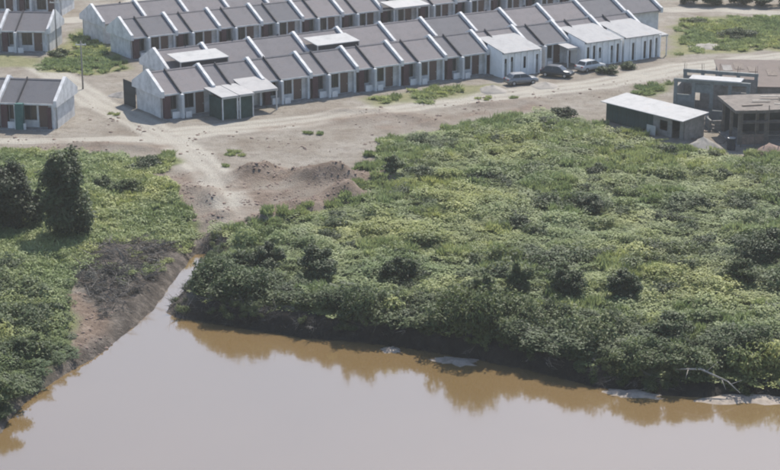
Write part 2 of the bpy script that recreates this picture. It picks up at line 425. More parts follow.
FINX = 2.0
def slope_pts(y0, z0, y1, z1, lo, hi):      # a strip that follows the roof slope, between lo and hi above it
    return [(y0, z0+lo), (y1, z1+lo), (y1, z1+hi), (y0, z0+hi)]
OVR = .55
sl_ = (RIDGE-EAVE)/(DEP/2)
ze = EAVE-OVR*sl_
HM = {}
WIN1 = (.92, 1.84, .85, 2.4); WIN2 = (2.5, 3.85, .8, 2.4); DOOR = (4.05, 5.1, .08, 2.4)
def house_meshes():
    mb = MB()
    wall_holes(mb, 0.06, W-.06, -.3, EAVE, 0, .15, [WIN1, WIN2, DOOR])
    mb.box(.06, W-.06, DEP-.15, DEP, -.3, EAVE)
    for xx in (0.06, W-.18):
        mb.prism([(.15, -.3), (DEP-.15, -.3), (DEP-.15, EAVE), (DEP/2, RIDGE-.06), (.15, EAVE)], 'x', xx, xx+.12)
    mb.quad((.2, .2, .05), (W-.2, .2, .05), (W-.2, DEP-.2, .05), (.2, DEP-.2, .05))
    HM['wall'] = mb.mesh('house_wall', M['white'])
    t = .09
    mb = MB(); y0, y1, yr = -OVR, DEP+OVR, DEP/2
    mb.prism([(y0, ze), (yr, RIDGE), (y1, ze), (y1, ze+t), (yr, RIDGE+t), (y0, ze+t)], 'x', .1, W-.1)
    HM['roof'] = mb.mesh('house_roof', M['roof'])
    mb = MB().prism([(y0-.03, ze-.08), (y0+.03, ze-.08), (y0+.03, ze+.1), (y0-.03, ze+.1)], 'x', .1, W-.1)
    HM['fascia'] = mb.mesh('fascia', M['white'])
    mb = MB().prism([(yr-.16, RIDGE+.06), (yr, RIDGE+.17), (yr+.16, RIDGE+.06)], 'x', .1, W-.1)
    HM['ridge_cap'] = mb.mesh('ridge_cap', M['roof'])
    # party wall that stands proud of the roof, white
    mb = MB().prism([(y0-.05, ze-.25), (y1+.05, ze-.25), (y1+.05, ze+.42), (yr, RIDGE+.46), (y0-.05, ze+.42)], 'x', -.17, .17)
    HM['party_wall'] = mb.mesh('party_wall', M['parapet'])
    # dark upstand across the front slope, with the fin below it
    mb = MB().prism([(y0-.25, ze-.1), (yr, RIDGE+.0), (yr, RIDGE+.34), (y0-.25, ze+.2)], 'x', FINX-.06, FINX+.06)
    HM['roof_upstand'] = mb.mesh('roof_upstand', M['charcoal'])
    mb = MB().box(FINX-.14, FINX+.14, -1.25, -.004, -.3, EAVE-.25)
    HM['porch_fin'] = mb.mesh('porch_fin', M['pale'])
    mb = MB().box(.2, .88, -.55, -.004, -.3, ze+.0)
    HM['pillar'] = mb.mesh('pillar', M['maroon'])
    mb = MB().box(.95, FINX-.16, -.8, -.68, -.3, .75)
    HM['low_wall'] = mb.mesh('low_wall', M['parapet'])
    mb = MB().box(2.3, 3.0, -1.2, -1.08, -.3, .7)
    HM['low_wall2'] = mb.mesh('low_wall', M['parapet'])
    mb = MB().box(.1, W-.1, -1.35, -.02, -.3, .06)
    HM['porch_slab'] = mb.mesh('porch_slab', M['concrete'])
    mb = MB().box(W-.42, W-.2, -.5, -.004, -.3, ze)
    HM['side_column'] = mb.mesh('side_column', M['pale'])
    for k, (a, b2, c, d) in (('w1', WIN1), ('w2', WIN2)):
        f = MB()
        for q in ((a, b2, c, c+.07), (a, b2, d-.07, d), (a, a+.07, c+.07, d-.07), (b2-.07, b2, c+.07, d-.07), ((a+b2)/2-.03, (a+b2)/2+.03, c+.07, d-.07)):
            f.box(q[0], q[1], .04, .1, q[2], q[3])
        HM[k] = f.mesh('window', M['frame'])
        HM[k+'p'] = MB().box(a+.05, b2-.05, .06, .08, c+.05, d-.05).mesh('pane', M['glass'])
        HM[k+'s'] = MB().box(a-.06, b2+.06, -.08, .03, c-.08, c-.002).mesh('sill', M['parapet'])
    HM['door'] = MB().box(DOOR[0]+.03, DOOR[1]-.03, .05, .1, DOOR[2], DOOR[3]-.03).mesh('door', M['door'])
    HM['handle'] = MB().box(DOOR[1]-.16, DOOR[1]-.11, -.0, .05, 1.0, 1.14).mesh('handle', M['steel'])
house_meshes()
HM['wall_L'] = HM['wall']

def house(origin, rz, label, group, last=False, teal=False, front=True, roof=True, pillar=None):
    t = thing('row_house', label, 'house', origin, rz, group)
    link('wall', HM['wall'], t)
    if roof:
        r = link('roof', HM['roof'], t); link('ridge_cap', HM['ridge_cap'], r); link('fascia', HM['fascia'], r)
        link('roof_upstand', HM['roof_upstand'], t)
    link('party_wall', HM['party_wall'], t)
    if last:
        link('party_wall', HM['party_wall'], t, (W, 0, 0))
    if front:
        link('porch_fin', HM['porch_fin'], t)
        link('pillar', HM['pillar'], t); link('low_wall', HM['low_wall'], t); link('low_wall', HM['low_wall2'], t)
        link('porch_slab', HM['porch_slab'], t); link('side_column', HM['side_column'], t)
        for k in ('w1', 'w2'):
            f = link('window', HM[k], t); link('pane', HM[k+'p'], f); link('sill', HM[k+'s'], f)
        d = link('door', HM['door'], t); link('handle', HM['handle'], d)
    return t

ORD = ['first', 'second', 'third', 'fourth', 'fifth', 'sixth', 'seventh', 'eighth', 'ninth', 'tenth', 'eleventh', 'twelfth']
def canopy(parent, x0, x1, y0, z0, y1, z1, mat='roofpale', posts=True, back_posts=False):
    """sloping sheet roof on posts at the front of a house (a part of it)"""
    t = .07
    c = link('canopy', MB().prism([(y0, z0), (y1, z1), (y1, z1+t), (y0, z0+t)], 'x', x0, x1).mesh('canopy', M[mat]), parent)
    fz = MB().box(x0, x1, y1-.04, y1+.0, z1-.16, z1-.003)
    link('edge_beam', fz.mesh('edge_beam', M['steel']), c)
    if posts:
        pm = MB().box(-.06, .06, -.06, .06, -.3, z1-.16).mesh('post', M['white'])
        for x in (x0+.12, x1-.12): link('post', pm, c, (x, y1+.12, 0))
    return c

rowC = 'front row of houses facing the bare yard'
C = []
c_notes = {0: 'at the left end of the front row, plain left gable', 1: 'second from left in front row, dark carport under a pale canopy',
           2: 'third from left in front row, beside the dark carport', 3: 'fourth from left in front row, brown pillar and dark window',
           4: 'fifth from left in front row', 5: 'sixth from left in front row', 6: 'seventh from left in front row, behind the grass strip',
           7: 'eighth from left in front row, with a pale sheet front extension', 8: 'ninth from left in front row, between pale extensions, behind the parked cars',
           9: 'third from the right end of front row, pale front extension', 10: 'second from the right end of front row, pale front extension', 11: 'at the right end of the front row'}
NC = 11
for k in range(NC):
    nt_ = c_notes[k] if k < 10 else 'at the right end of the front row, pale front extension'
    if k == 9: nt_ = 'second from the right end of front row, pale front extension'
    C.append(house(C0+R_*(W*k), TH, 'grey-roofed row house '+nt_, rowC, last=(k == NC-1)))
canopy(C[0], 4.9, 6.9, -.3, 2.75, -4.4, 2.45)
canopy(C[1], .95, 2.75, -.3, 2.78, -4.4, 2.48)
link('carport_shade_panel', MB().box(1.1, 2.6, -4.22, -4.16, -.2, 2.3).mesh('carport_shade_panel', M['green']), C[1])  # dark panels, front and side, paint in the shade below the canopies
link('carport_shade_panel', MB().box(5.1, 6.75, -4.1, -4.04, -.2, 2.25).mesh('carport_shade_panel', M['green']), C[0])
link('carport_shade_side', MB().box(4.95, 5.0, -4.0, -1.4, -.2, 2.3).mesh('carport_shade_side', M['green']), C[0])
canopy(C[1], 2.8, 6.4, .6, 3.12, -3.0, 2.3)

def extension(parent, x0, x1, out=3.4, zr=4.25, bays=4, seed=0):
    """pale sheet-roofed front extension: lean-to roof from the ridge, white front wall with tall openings"""
    rr = random.Random(seed)
    t = .08; yb = 1.9; zf = 2.75; zr = EAVE+yb*sl_-.12
    e = link('front_extension', None, parent)
    sl2 = (zr+.22-zf-.1)/(yb+out+.35)
    r = link('sheet_roof', MB().prism([(yb, zr+.22), (-out-.35, zf+.1), (-out-.35, zf+.1+t), (yb, zr+.22+t)], 'x', x0, x1).mesh('sheet_roof', M['roofpale']), e)
    w = (x1-x0)/bays; holes = []
    for i in range(bays):
        a = x0+w*i+.3; hz = 2.1+.35*rr.random()
        if rr.random() < .75: holes.append((a, x0+w*(i+1)-.25, .02 if rr.random() < .5 else .8, hz))
    link('front_wall', wall_holes(MB(), x0, x1, -.3, zf, -out, .14, holes).mesh('front_wall', M['bright']), e)
    for i in range(bays+1):
        xx = x0+w*i
        link('pilaster', MB().box(xx-.11, xx+.11, -out-.14, -out-.003, -.3, zf-.02).mesh('pilaster', M['bright']), e)
    for hh in holes:
        if rr.random() < .6:
            link('pane', MB().box(hh[0], hh[1], -out+.07, -out+.1, hh[2], hh[3]).mesh('pane', M['glass']), e)
        else:
            link('shutter', MB().box(hh[0], hh[1], -out+.05, -out+.1, hh[2], hh[3]*.75).mesh('shutter', M['greyblue']), e)
    for xx in (x0, x1-.1):
        link('side_wall', MB().prism([(-out+.14, -.3), (-.02, -.3), (-.02, zf+.1+sl2*(out+.3)), (-out+.14, zf+.1+sl2*.4)], 'x', xx+.003, xx+.097).mesh('side_wall', M['bright']), e)
    return e
extension(C[7], .25, 5.75, 3.0, bays=6, seed=3)
extension(C[9], .25, 5.75, 3.3, bays=6, seed=5)
extension(C[10], .25, 5.8, 3.4, bays=6, seed=8)
canopy(C[10], 5.9, 7.4, 2.4, 3.2, -3.2, 2.5)
canopy(C[8], 4.2, 5.9, -.4, 2.5, -2.6, 2.25)

# back wall / yard fence between the rows, seen dark beside the first gable
f = thing('yard_fence', 'dark board fence behind the first house of the front row', 'fence', C0+B_*6.05+R_*.2, TH)
bm_ = MB().box(0, .17, -.02, .02, -.2, 2.7).mesh('board', M['fence'])
for i in range(16): link('board', bm_, f, (-.25, i*.185, 0), math.pi/2)
link('rail', MB().box(-.23, -.19, 0, 2.95, .5, .6).mesh('rail', M['fence']), f)
link('rail', MB().box(-.23, -.19, 0, 2.95, 1.6, 1.7).mesh('rail', M['fence']), f)

# row B: backs onto the front row; its ridge 10.4 m behind that of row C, party wall seen at photo x=292
def solve_u(depth, z, px):
    lo, hi = -60, 140
    for _ in range(50):
        mid = (lo+hi)/2; q = C0+R_*mid+B_*depth
        if pix(q.x, q.y, LAND+z)[0] < px: lo = mid
        else: hi = mid
    return lo
dB = 13.4; uB = solve_u(dB, RIDGE, 293)-3*W
rowB = 'second row of houses, backs to the front row'
NB = 12
Bh = []
for k in range(NB):
    o = C0+R_*(uB+W*(k+1))+B_*(dB+DEP/2)
    lab = f'grey-roofed row house {ORD[k]} from the left in the second row, rear roof slope showing'
    if k == NB-1: lab = 'grey-roofed row house at the right end of the second row, rear roof slope showing'
    if k == 0: lab = 'row house at left end of the second row, white sheet over its rear yard'
    h_ = house(o, TH+math.pi, lab, rowB, last=(k == 0)); Bh.append(h_)
def rear_sheet(parent, x0, x1):
    c = link('yard_canopy', MB().prism([(DEP-1.4, 4.15), (DEP+1.9, 3.75), (DEP+1.9, 3.84), (DEP-1.4, 4.24)], 'x', x0, x1).mesh('yard_canopy', M['sheetwhite']), parent)
    link('gap_shade_panel', MB().box(x0+.1, x1-.1, DEP+1.55, DEP+1.62, 3.05, 3.74).mesh('gap_shade_panel', M['charcoal']), c)  # charcoal panel standing in for the shade in the open gap under the sheet
    pm = MB().box(-.06, .06, -.06, .06, -.3, 3.74).mesh('post', M['steel'])
    for x in (x0+.1, x1-.1): link('post', pm, c, (x, DEP+1.75, 0))
rear_sheet(Bh[0], -.9, 5.2)
rear_sheet(Bh[3], -.2, 5.6)

# row A: faces the camera across the street
dA = 33.6; uA = solve_u(dA, RIDGE, 134)-FINX
rowA = 'third row of houses, across the inner street'
Ah = []
for k in range(12):
    o = C0+R_*(uA+W*k)+B_*(dA-DEP/2)
    lab = f'grey-roofed row house {ORD[k]} from the left in the third row, across the inner street'
    if k == 0: lab = 'grey-roofed row house at the left end of the third row, bluish shaded gable'
    Ah.append(house(o, TH, lab, rowA, last=(k == 11)))
canopy(Ah[6], .2, 5.9, .2, 3.55, -3.2, 3.2, 'sheetwhite')
dA2 = dA+10.4; uA2 = uA+1.0
for k in range(5):
    o = C0+R_*(uA2+W*(k+1))+B_*(dA2+DEP/2)
    house(o, TH+math.pi, f'grey roof {ORD[k]} from the left in the rearmost row at the top edge', 'rearmost row of houses', last=(k == 0))

# houses on the left, square to the view
def left_row(p, q, n, label_fn, group, teal=False, flip=False):
    p, q = Vector((*p, LAND)), Vector((*q, LAND)); d = (q-p).normalized(); rz = math.atan2(d.y, d.x)
    r = []
    for k in range(n):
        o = q-d*(W*(k+1))
        if flip:
            bk = Vector((-d.y, d.x, 0)); h_ = house(o+d*W+bk*DEP, rz+math.pi, label_fn(k), group, last=(k == n-1))
        else: h_ = house(o, rz, label_fn(k), group, last=(k == 0))
        r.append(h_)
    return r
Lr = left_row(g(-2, 126.5), g(58, 128.5), 2, lambda k: ['grey-roofed house by the sand road, teal and maroon panels on its front', 'house cut by the left edge, beside the teal-panelled house'][k], 'houses at the left edge')
tp = link('panel', MB().box(FINX-.05, FINX+.75, -1.3, -.7, -.3, 2.75).mesh('panel', M['teal']), Lr[0]); tp['label'] = 'teal painted front panel'
pp = link('panel', MB().box(5.15, 5.55, -.62, -.52, -.3, 2.3).mesh('panel', M['maroon']), Lr[0]); pp['label'] = 'narrow maroon front panel'
left_row(g(-4, 51), g(50, 52), 3, lambda k: ['pale-roofed house behind the grass plot, right end of its row', 'middle pale-roofed house behind the grass plot', 'pale-roofed house behind the grass plot, cut by the left edge'][k], 'houses behind the grass plot')
left_row(g(0, 14.5), g(62, 16), 3, lambda k: ['house in the top left corner, right end of its row', 'second house from the right in the top left corner row', 'leftmost house in the top left corner row'][k], 'houses in the top left corner')

# ------------------------------------------------------------------ buildings on the right
# long low shed
sa, sb = Vector((*g(606, 121), LAND)), Vector((*g(683, 141), LAND))
sd_ = (sb-sa).normalized(); SL = (sb-sa).length; srz = math.atan2(sd_.y, sd_.x)
shed = thing('long_shed', 'long low shed with white sheet roof and dark green boards', 'shed', sa, srz)
t = .07
link('roof', MB().prism([(-.5, 2.05), (3.3, 2.45), (3.3, 2.52), (-.5, 2.12)], 'x', -.4, SL+.3).mesh('roof', M['sheetwhite']), shed)
bw = .42; nb = int(SL*.64/bw)
bm_ = MB().box(.01, bw-.01, -.02, .02, -.3, 2.06).mesh('board', M['green'])
for i in range(nb): link('board', bm_, shed, (i*bw, (i % 3)*.012, 0))
xw = nb*bw
link('front_wall', wall_holes(MB(), xw, SL, -.3, 2.06, 0, .1, [(xw+.9, xw+2.0, .6, 1.6), (SL-1.6, SL-.5, .0, 1.85)]).mesh('front_wall', M['concrete']), shed)
link('end_wall', MB().prism([(.1, -.3), (3.0, -.3), (3.0, 2.4), (.1, 2.08)], 'x', SL-.1, SL).mesh('end_wall', M['concrete']), shed)
link('end_wall', MB().prism([(.1, -.3), (3.0, -.3), (3.0, 2.4), (.1, 2.08)], 'x', .0, .1).mesh('end_wall', M['green']), shed)
link('back_wall', MB().box(.1, SL-.1, 2.9, 3.0, -.3, 2.4).mesh('back_wall', M['green']), shed)
link('notice_board', MB().box(xw+.1, xw+1.3, -1.0, -.94, .1, 1.1).mesh('notice_board', M['sheetwhite']), shed)

# unfinished concrete building behind the shed
ua, ub = Vector((*g(672, 118), LAND)), Vector((*g(748, 124), LAND))
ud = (ub-ua).normalized(); UL = (ub-ua).length; urz = math.atan2(ud.y, ud.x)
ub_ = thing('unfinished_building', 'bare grey concrete building frame with a pale roof slab behind the shed', 'building', ua, urz)
UH, UD = 3.9, 5.5
cm = MB().box(-.17, .17, -.17, .17, -.3, UH).mesh('column', M['greyblue'])
for i in range(5):
    for yy in (.2, UD-.2): link('column', cm, ub_, (.2+i*(UL-.4)/4, yy, 0))
link('beam', MB().box(0, UL, .03, .37, UH+.003, UH+.35).mesh('beam', M['greyblue']), ub_)
link('beam', MB().box(0, UL, UD-.37, UD-.03, UH+.003, UH+.35).mesh('beam', M['greyblue']), ub_)
link('roof_slab', MB().box(1.6, UL*.88, -.25, 1.9, UH+.36, UH+.5).mesh('roof_slab', M['sheetwhite']), ub_)
link('back_wall', wall_holes(MB(), .1, UL-.1, -.3, UH-.3, UD-.5, .14, [(1, 2, 1, 2.0)]).mesh('back_wall', M['concrete']), ub_)
link('floor_slab', MB().box(-.2, UL+.2, -.2, UD+.2, -.3, .12).mesh('floor_slab', M['concrete']), ub_)
ww = (UL-.4)/4
for i, (lo, hi) in enumerate(((-.2, 2.6), (2.9, UH-.1), (-.2, 1.1), (-.2, 3.2))):
    link('infill_wall', MB().box(.2+i*ww+.18, .2+(i+1)*ww-.18, .1, .3, lo, hi).mesh('infill_wall', M['greyblue'] if i != 3 else M['concrete']), ub_)
link('end_wall', MB().box(.03, .2, .4, UD-.4, -.3, 3.2).mesh('end_wall', M['concrete']), ub_)
for i in range(5):
    for dx, dy in ((-.09, -.09), (.09, .09), (-.09, .09)):
        link('rebar', MB().tube((0, 0, UH+.3), (random.uniform(-.05, .05), 0, UH+.9+random.uniform(0, .3)), .018, .018, 4).mesh('rebar', M['door']), ub_, (.2+i*ww+dx, UD-.2+dy, 0))

# scaffolded concrete frame at the right edge
pa = Vector((*g(737, 146), LAND))
prz = math.radians(6)
pv = thing('concrete_frame', 'unfinished concrete frame with flat slab and scaffold poles at right edge', 'building', pa, prz)
PW, PD, PH = 8.4, 6.0, 3.4
pm = MB().box(-.14, .14, -.14, .14, -.3, PH).mesh('column', M['brownconc'])
for i in range(4):
    for yy in (.2, PD/2, PD-.2): link('column', pm, pv, (.2+i*(PW-.4)/3, yy, 0))
sp_ = [(-.5, -.5), (2.1, -.62), (4.0, -.4), (6.4, -.55), (PW+.5, -.5), (PW+.5, PD+.4), (3, PD+.6), (-.4, PD+.3)]
link('roof_slab', MB().prism(sp_, 'z', PH+.003, PH+.3).mesh('roof_slab', M['brownconc']), pv)
for i in range(5):
    x = random.uniform(.3, PW-2); y = random.uniform(.3, PD-1); l = random.uniform(1.2, 2.6)
    link('board', MB().box(0, l, -.14, .14, 0, .06).mesh('board', M['wood' if i % 2 else 'drift']), pv, (x, y, PH+.305+.063*i), random.uniform(-.5, .9))
for i in range(7):
    link('scaffold_pole', MB().tube((0, 0, -.3), (random.uniform(-.06, .06), 0, PH+random.uniform(.3, 1.1)), .05, .045, 6).mesh('scaffold_pole', M['wood']), pv, (.1+i*(PW-.2)/6, -.85+random.uniform(-.05, .05), 0))
for z in (1.2, 2.5): link('scaffold_ledger', MB().tube((-.3, -.93, z), (PW+.3, -.9, z+random.uniform(-.1, .1)), .045, .045, 6).mesh('scaffold_ledger', M['wood']), pv)
link('scaffold_deck', MB().box(.3, 4.6, -.82, -.2, 2.58, 2.63).mesh('scaffold_deck', M['wood']), pv)
link('half_wall', MB().box(.35, PW*.34, .1, .26, -.3, 1.1).mesh('half_wall', M['rock']), pv)
link('back_wall', MB().box(.3, PW-.3, PD-.5, PD-.4, -.3, PH-.3).mesh('back_wall', M['fence']), pv)
link('floor_slab', MB().box(-.3, PW+.3, -.3, PD+.3, -.3, .1).mesh('floor_slab', M['concrete']), pv)

# second roof behind it
qa = Vector((*g(742, 112), LAND))
q2 = thing('workshop', 'low workshop with rusty brown patched roof behind the scaffolded frame', 'workshop', qa, math.radians(-4))
link('roof', MB().prism([(-.5, 2.8), (9.5, 3.7), (9.5, 3.78), (-.5, 2.88)], 'x', -2.2, 9).mesh('roof', M['roofbrown']), q2)
for i in range(7):
    x = -1.8+i*1.55+random.uniform(-.2, .2); y = random.uniform(1, 6); z = 2.88+.09*(y+.5)+.012+.002*i
    w_ = random.uniform(.9, 1.3); l_ = random.uniform(1.5, 3)
    link('patch_sheet', MB().prism([(y, z), (y+l_, z+l_*.09), (y+l_, z+l_*.09+.03), (y, z+.03)], 'x', x, x+w_).mesh('patch_sheet', M[random.choice(['roofpale', 'wood', 'concrete'])]), q2)
link('front_wall', wall_holes(MB(), -2, 8.8, -.3, 2.75, 0, .14, [(-1, .6, .05, 2.2), (2, 3.2, .9, 2), (5, 6.2, .9, 2)]).mesh('front_wall', M['concrete']), q2)
for xx in (-2, 8.66): link('end_wall', MB().prism([(.14, -.3), (9, -.3), (9, 3.6), (.14, 2.8)], 'x', xx, xx+.14).mesh('end_wall', M['concrete']), q2)

for i, (px, py, l1, l2, h_, rz_, lab) in enumerate(((712, 131, 3.0, 2.2, 1.5, .1, 'low corner of grey block walls between shed and unfinished building'), (762, 122, 3.4, 2.4, 2.6, -.1, 'tall corner of raw block walls behind the scaffolded frame'), (726, 100, 4.0, 3.0, 2.4, .05, 'grey block wall corner beside the workshop'))):
    x, y = g(px, py); t = thing('block_wall', lab, 'wall', (x, y, LAND), rz_, 'unfinished walls in the building yard'); t['kind'] = 'thing'
    nrow = int(h_/.4)
    bmk = MB().box(.01, .49, -.09, .09, .0, .385).mesh('block', M['concrete']); bmk2 = MB().box(.01, .49, -.09, .09, .0, .385).mesh('block', M['rock' if i == 1 else 'greyblue'])
    for r_ in range(nrow):
        n1_ = int(l1/.5)-random.choice((0, 0, 1))*(r_ > nrow*.6)-(r_ == nrow-1)
        for k in range(n1_): link('block', bmk if random.random() < .6 else bmk2, t, (k*.5+.25*(r_ % 2), 0, -.1+r_*.4))
        for k in range(int(l2/.5)-(r_ > nrow*.7)): link('block', bmk if random.random() < .6 else bmk2, t, (-.12, .1+k*.5, -.1+r_*.4), math.pi/2)
# ------------------------------------------------------------------ cars
def car(px, py, rz, paint, label):
    x, y = g(px, py); t = thing('parked_car', label, 'car', (x, y, LAND+.01), rz, 'cars parked before the front row'); t.scale = (.9, .9, .9)
    L, Wd = 4.2, 1.68
    prof = [(-2.1, .3), (-2.1, .72), (-1.95, .88), (-1.3, .95), (1.05, .93), (1.9, .8), (2.1, .62), (2.1, .3)]
    import bmesh
    def loft(prof, stations):
        mb = MB(); m_ = len(prof)
        for yy, sc, zsc in stations:
            mb.v += [(px_*sc, yy, .3+(pz-.3)*zsc) for px_, pz in prof]
        for s in range(len(stations)-1):
            for i in range(m_):
                j = (i+1) % m_
                mb.f.append((s*m_+i, s*m_+j, (s+1)*m_+j, (s+1)*m_+i))
        mb.f.append(tuple(range(m_))[::-1]); n = (len(stations)-1)*m_; mb.f.append(tuple(n+i for i in range(m_)))
        return mb
    h_ = Wd/2
    body = link('body', loft(prof, [(-h_, .955, .9), (-h_+.12, 1, 1), (h_-.12, 1, 1), (h_, .955, .9)]).mesh('body', M[paint], True), t)
    cab = [(-1.75, .92), (-1.35, 1.38), (-1.1, 1.45), (.25, 1.44), (.45, 1.38), (1.1, .9)]
    mb = MB(); m_ = len(cab)
    for s in (-1, 1): mb.v += [(a, s*(h_-.06-(z-.9)*.28), z) for a, z in cab]
    for i in range(m_-1): mb.f.append((i, i+1, m_+i+1, m_+i))
    mb.f += [tuple(range(m_))[::-1], tuple(m_+i for i in range(m_))]
    link('cabin', mb.mesh('cabin', M[paint]), t)
    def pane(pts, name):
        mm = MB(); mm.quad(*pts); q = [Vector(v) for v in pts]
        nrm = (q[1]-q[0]).cross(q[2]-q[0]).normalized()*.012
        for v in (q, [w+nrm for w in q], [w-nrm for w in q]): pass
        mm = MB(); mm.v = [tuple(w+nrm) for w in q]+[tuple(w-nrm) for w in q]
        mm.f = [(0, 1, 2, 3), (7, 6, 5, 4), (0, 4, 5, 1), (1, 5, 6, 2), (2, 6, 7, 3), (3, 7, 4, 0)]
        link(name, mm.mesh(name, M['glass']), t)
    def W_(z): return h_-.06-(z-.9)*.28
    pane([(1.06, -W_(.94)+.06, .945), (1.06, W_(.94)-.06, .945), (.5, W_(1.36)-.08, 1.345), (.5, -W_(1.36)+.08, 1.345)], 'windscreen')
    pane([(-1.72, W_(.94)-.06, .96), (-1.72, -W_(.94)+.06, .96), (-1.38, -W_(1.36)+.08, 1.345), (-1.38, W_(1.36)-.08, 1.345)], 'rear_window')
    for s in (-1, 1):
        for (a, b2, c, d) in ((-1.5, -.45, -1.2, -.45), (-.38, .9, -.38, .38)):
            pane([(a, s*W_(.97), .97), (b2, s*W_(.97), .97), (d, s*W_(1.37), 1.37), (c, s*W_(1.37), 1.37)], 'side_window')
    tm = MB().tube((0, -.1, 0), (0, .1, 0), .31, .31, 14).mesh('tyre', M['tyre']); rm = MB().tube((0, -.11, 0), (0, .11, 0), .18, .18, 10).mesh('rim', M['steel'])
    for x_ in (-1.32, 1.3):
        for s in (-1, 1):
            w_ = link('wheel', tm, t, (x_, s*(h_-.08), .31)); link('rim', rm, w_)
    for s in (-1, 1):
        link('headlight', MB().box(1.98, 2.07, s*.58-.16, s*.58+.16, .6, .74).mesh('headlight', M['lamp']), t)
        link('tail_light', MB().box(-2.1, -2.02, s*.6-.14, s*.6+.14, .66, .84).mesh('tail_light', M['redlamp']), t)
car(521, 84, math.radians(20), 'carsilver', 'silver car parked beside the pale sand heap')
car(557, 76.5, math.radians(-25), 'cardark', 'dark car parked right of the silver car')
car(590, 70.5, math.radians(38), 'carwhite', 'white car parked close to the pale extensions')

# ------------------------------------------------------------------ heaps of sand and rubble
def heap(name, px, py, rx, ry, h, label, mat='sandpile', seed=0):
    x, y = g(px, py); z = H1(x, y)
    mb = MB(); nr, na = 9, 30
    for i in range(nr+1):
        r = i/nr
        for j in range(na):
            a = 2*math.pi*j/na
            k = 1+.5*(float(fbm(math.cos(a)*2+seed*5, math.sin(a)*2, 1.2, 2, seed))-.5)
            zz = h*(1-r)**1.0*(.75+.6*float(fbm(r*math.cos(a)*rx*2+seed*9, r*math.sin(a)*ry*2, 1.0, 3, seed)))
            mb.v.append((r*rx*k*math.cos(a), r*ry*k*math.sin(a), zz-.08 if i == nr else zz))
    for i in range(nr):
        for j in range(na):
            k = (j+1) % na
            mb.f.append((i*na+j, (i+1)*na+j, (i+1)*na+k, i*na+k))
    o = link(name, mb.mesh(name, M[mat], True), None, (x, y, z-.02)); tag(o, label, 'heap', 'heaps of building material')
heap('sand_heap', 492, 91, 1.7, 1.9, .7, 'pale sand heap left of the silver car', seed=1)
heap('sand_heap', 545, 86, 1.6, 1.7, .5, 'pale sand heap between the silver and dark cars', seed=2)
heap('sand_heap', 703, 148, 1.9, 1.9, 1.1, 'pale sand heap in front of the unfinished building', seed=3)
heap('rubble_heap', 770, 153, 2.2, 1.9, .9, 'pinkish rubble heap at the right edge, before the scaffolded frame', 'rock', seed=4)
heap('sand_heap', 708, 47, 2.6, 2.2, .45, 'pale sand heap right of the front row, by the road', seed=5)
heap('rubble_heap', 122, 96, 1.5, 1.3, .5, 'low grey rubble heap beside the first gable', 'concrete', seed=6)
heap('rubble_heap', 735, 134, 1.2, 1.3, .8, 'grey rubble heap between shed and scaffolded frame', 'concrete', seed=7)

for i, (px, py, wpx, dpx, lab) in enumerate(((391, 350, 22, 7, 'small pale mud bar at the waterline below the middle of the thicket'), (455, 361, 52, 9, 'long pale mud bar at the waterline, left of the broad orange reflection'),
                                             (632, 394, 70, 9, 'pale mud bar below the overhanging bushes'), (752, 397, 120, 16, 'wide pale mud bar at the right end of the shore'))):
    x, y = g(px, py, 0); sc_ = FPX/math.hypot(y, HCAM); mb = MB(); na, nr = 40, 5
    for r_ in range(nr+1):
        for j in range(na):
            a = 2*math.pi*j/na; k = 1+1.2*(float(fbm(math.cos(a)*3+i*7, math.sin(a)*3, 1.0, 3, i))-.5); q = r_/nr
            mb.v.append((q*k*math.cos(a)*wpx/2/sc_, q*k*math.sin(a)*dpx/2/sc_/.33, (.12+.1*float(fbm(q*9*math.cos(a), q*9*math.sin(a), 1.0, 2, i)))*(1-q**2)-.05*q))
    for r_ in range(nr):
        for j in range(na):
            k = (j+1) % na; mb.f.append((r_*na+j, (r_+1)*na+j, (r_+1)*na+k, r_*na+k))
    o = link('mud_bar', mb.mesh('mud_bar', M['palemud'], True), None, (x, y, 0), math.radians((-14, -16, -12, 0)[i])); tag(o, lab, 'mud bar', 'mud bars along the waterline')

# planks and blocks lying about the building yard
for i, (px, py, l, a, lab) in enumerate(((716, 131, 2.6, .3, 'loose timber plank behind the sand heap'), (724, 142, 2.2, 1.1, 'loose timber plank near the scaffolded frame corner'), (690, 139, 2.4, -.5, 'loose timber plank at the shed end'))):
    x, y = g(px, py)
    o = link('timber_plank', MB().box(-l/2, l/2, -.14, .14, 0, .07).mesh('timber_plank', M['wood']), None, (x, y, H1(x, y)+.02), a); tag(o, lab, 'plank', 'loose planks')
x, y = g(731, 150); dr_ = thing('storage_drum', 'dark upright drum beside the sand heap', 'drum', (x, y, H1(x, y)-.02))
link('shell', MB().tube((0, 0, 0), (0, 0, 1.2), .42, .42, 16).mesh('shell', M['charcoal']), dr_)
for z in (.4, .8): link('hoop', MB().tube((0, 0, z-.02), (0, 0, z+.02), .45, .45, 16).mesh('hoop', M['charcoal']), dr_)
link('lid', MB().tube((0, 0, 1.201), (0, 0, 1.24), .39, .39, 16).mesh('lid', M['steel']), dr_)

# utility poles
for px, py, hh, lab in ((83, 89, 5.6, 'slim pale utility pole beside the sand road'), (57, 50, 6.5, 'slim utility pole behind the grass plot')):
    x, y = g(px, py); t = thing('utility_pole', lab, 'pole', (x, y, LAND-.1), 0, 'utility poles')
    link('pole', MB().tube((0, 0, 0), (0, 0, hh), .10, .06, 8).mesh('pole', M['concrete'], True), t)
    link('crossarm', MB().box(-.6, .6, -.05, .05, hh-.5, hh-.4).mesh('crossarm', M['steel']), t)
    for k in (-.5, 0.15, .5): link('insulator', MB().tube((k, 0, hh-.4), (k, 0, hh-.25), .05, .035, 6).mesh('insulator', M['white']), t)

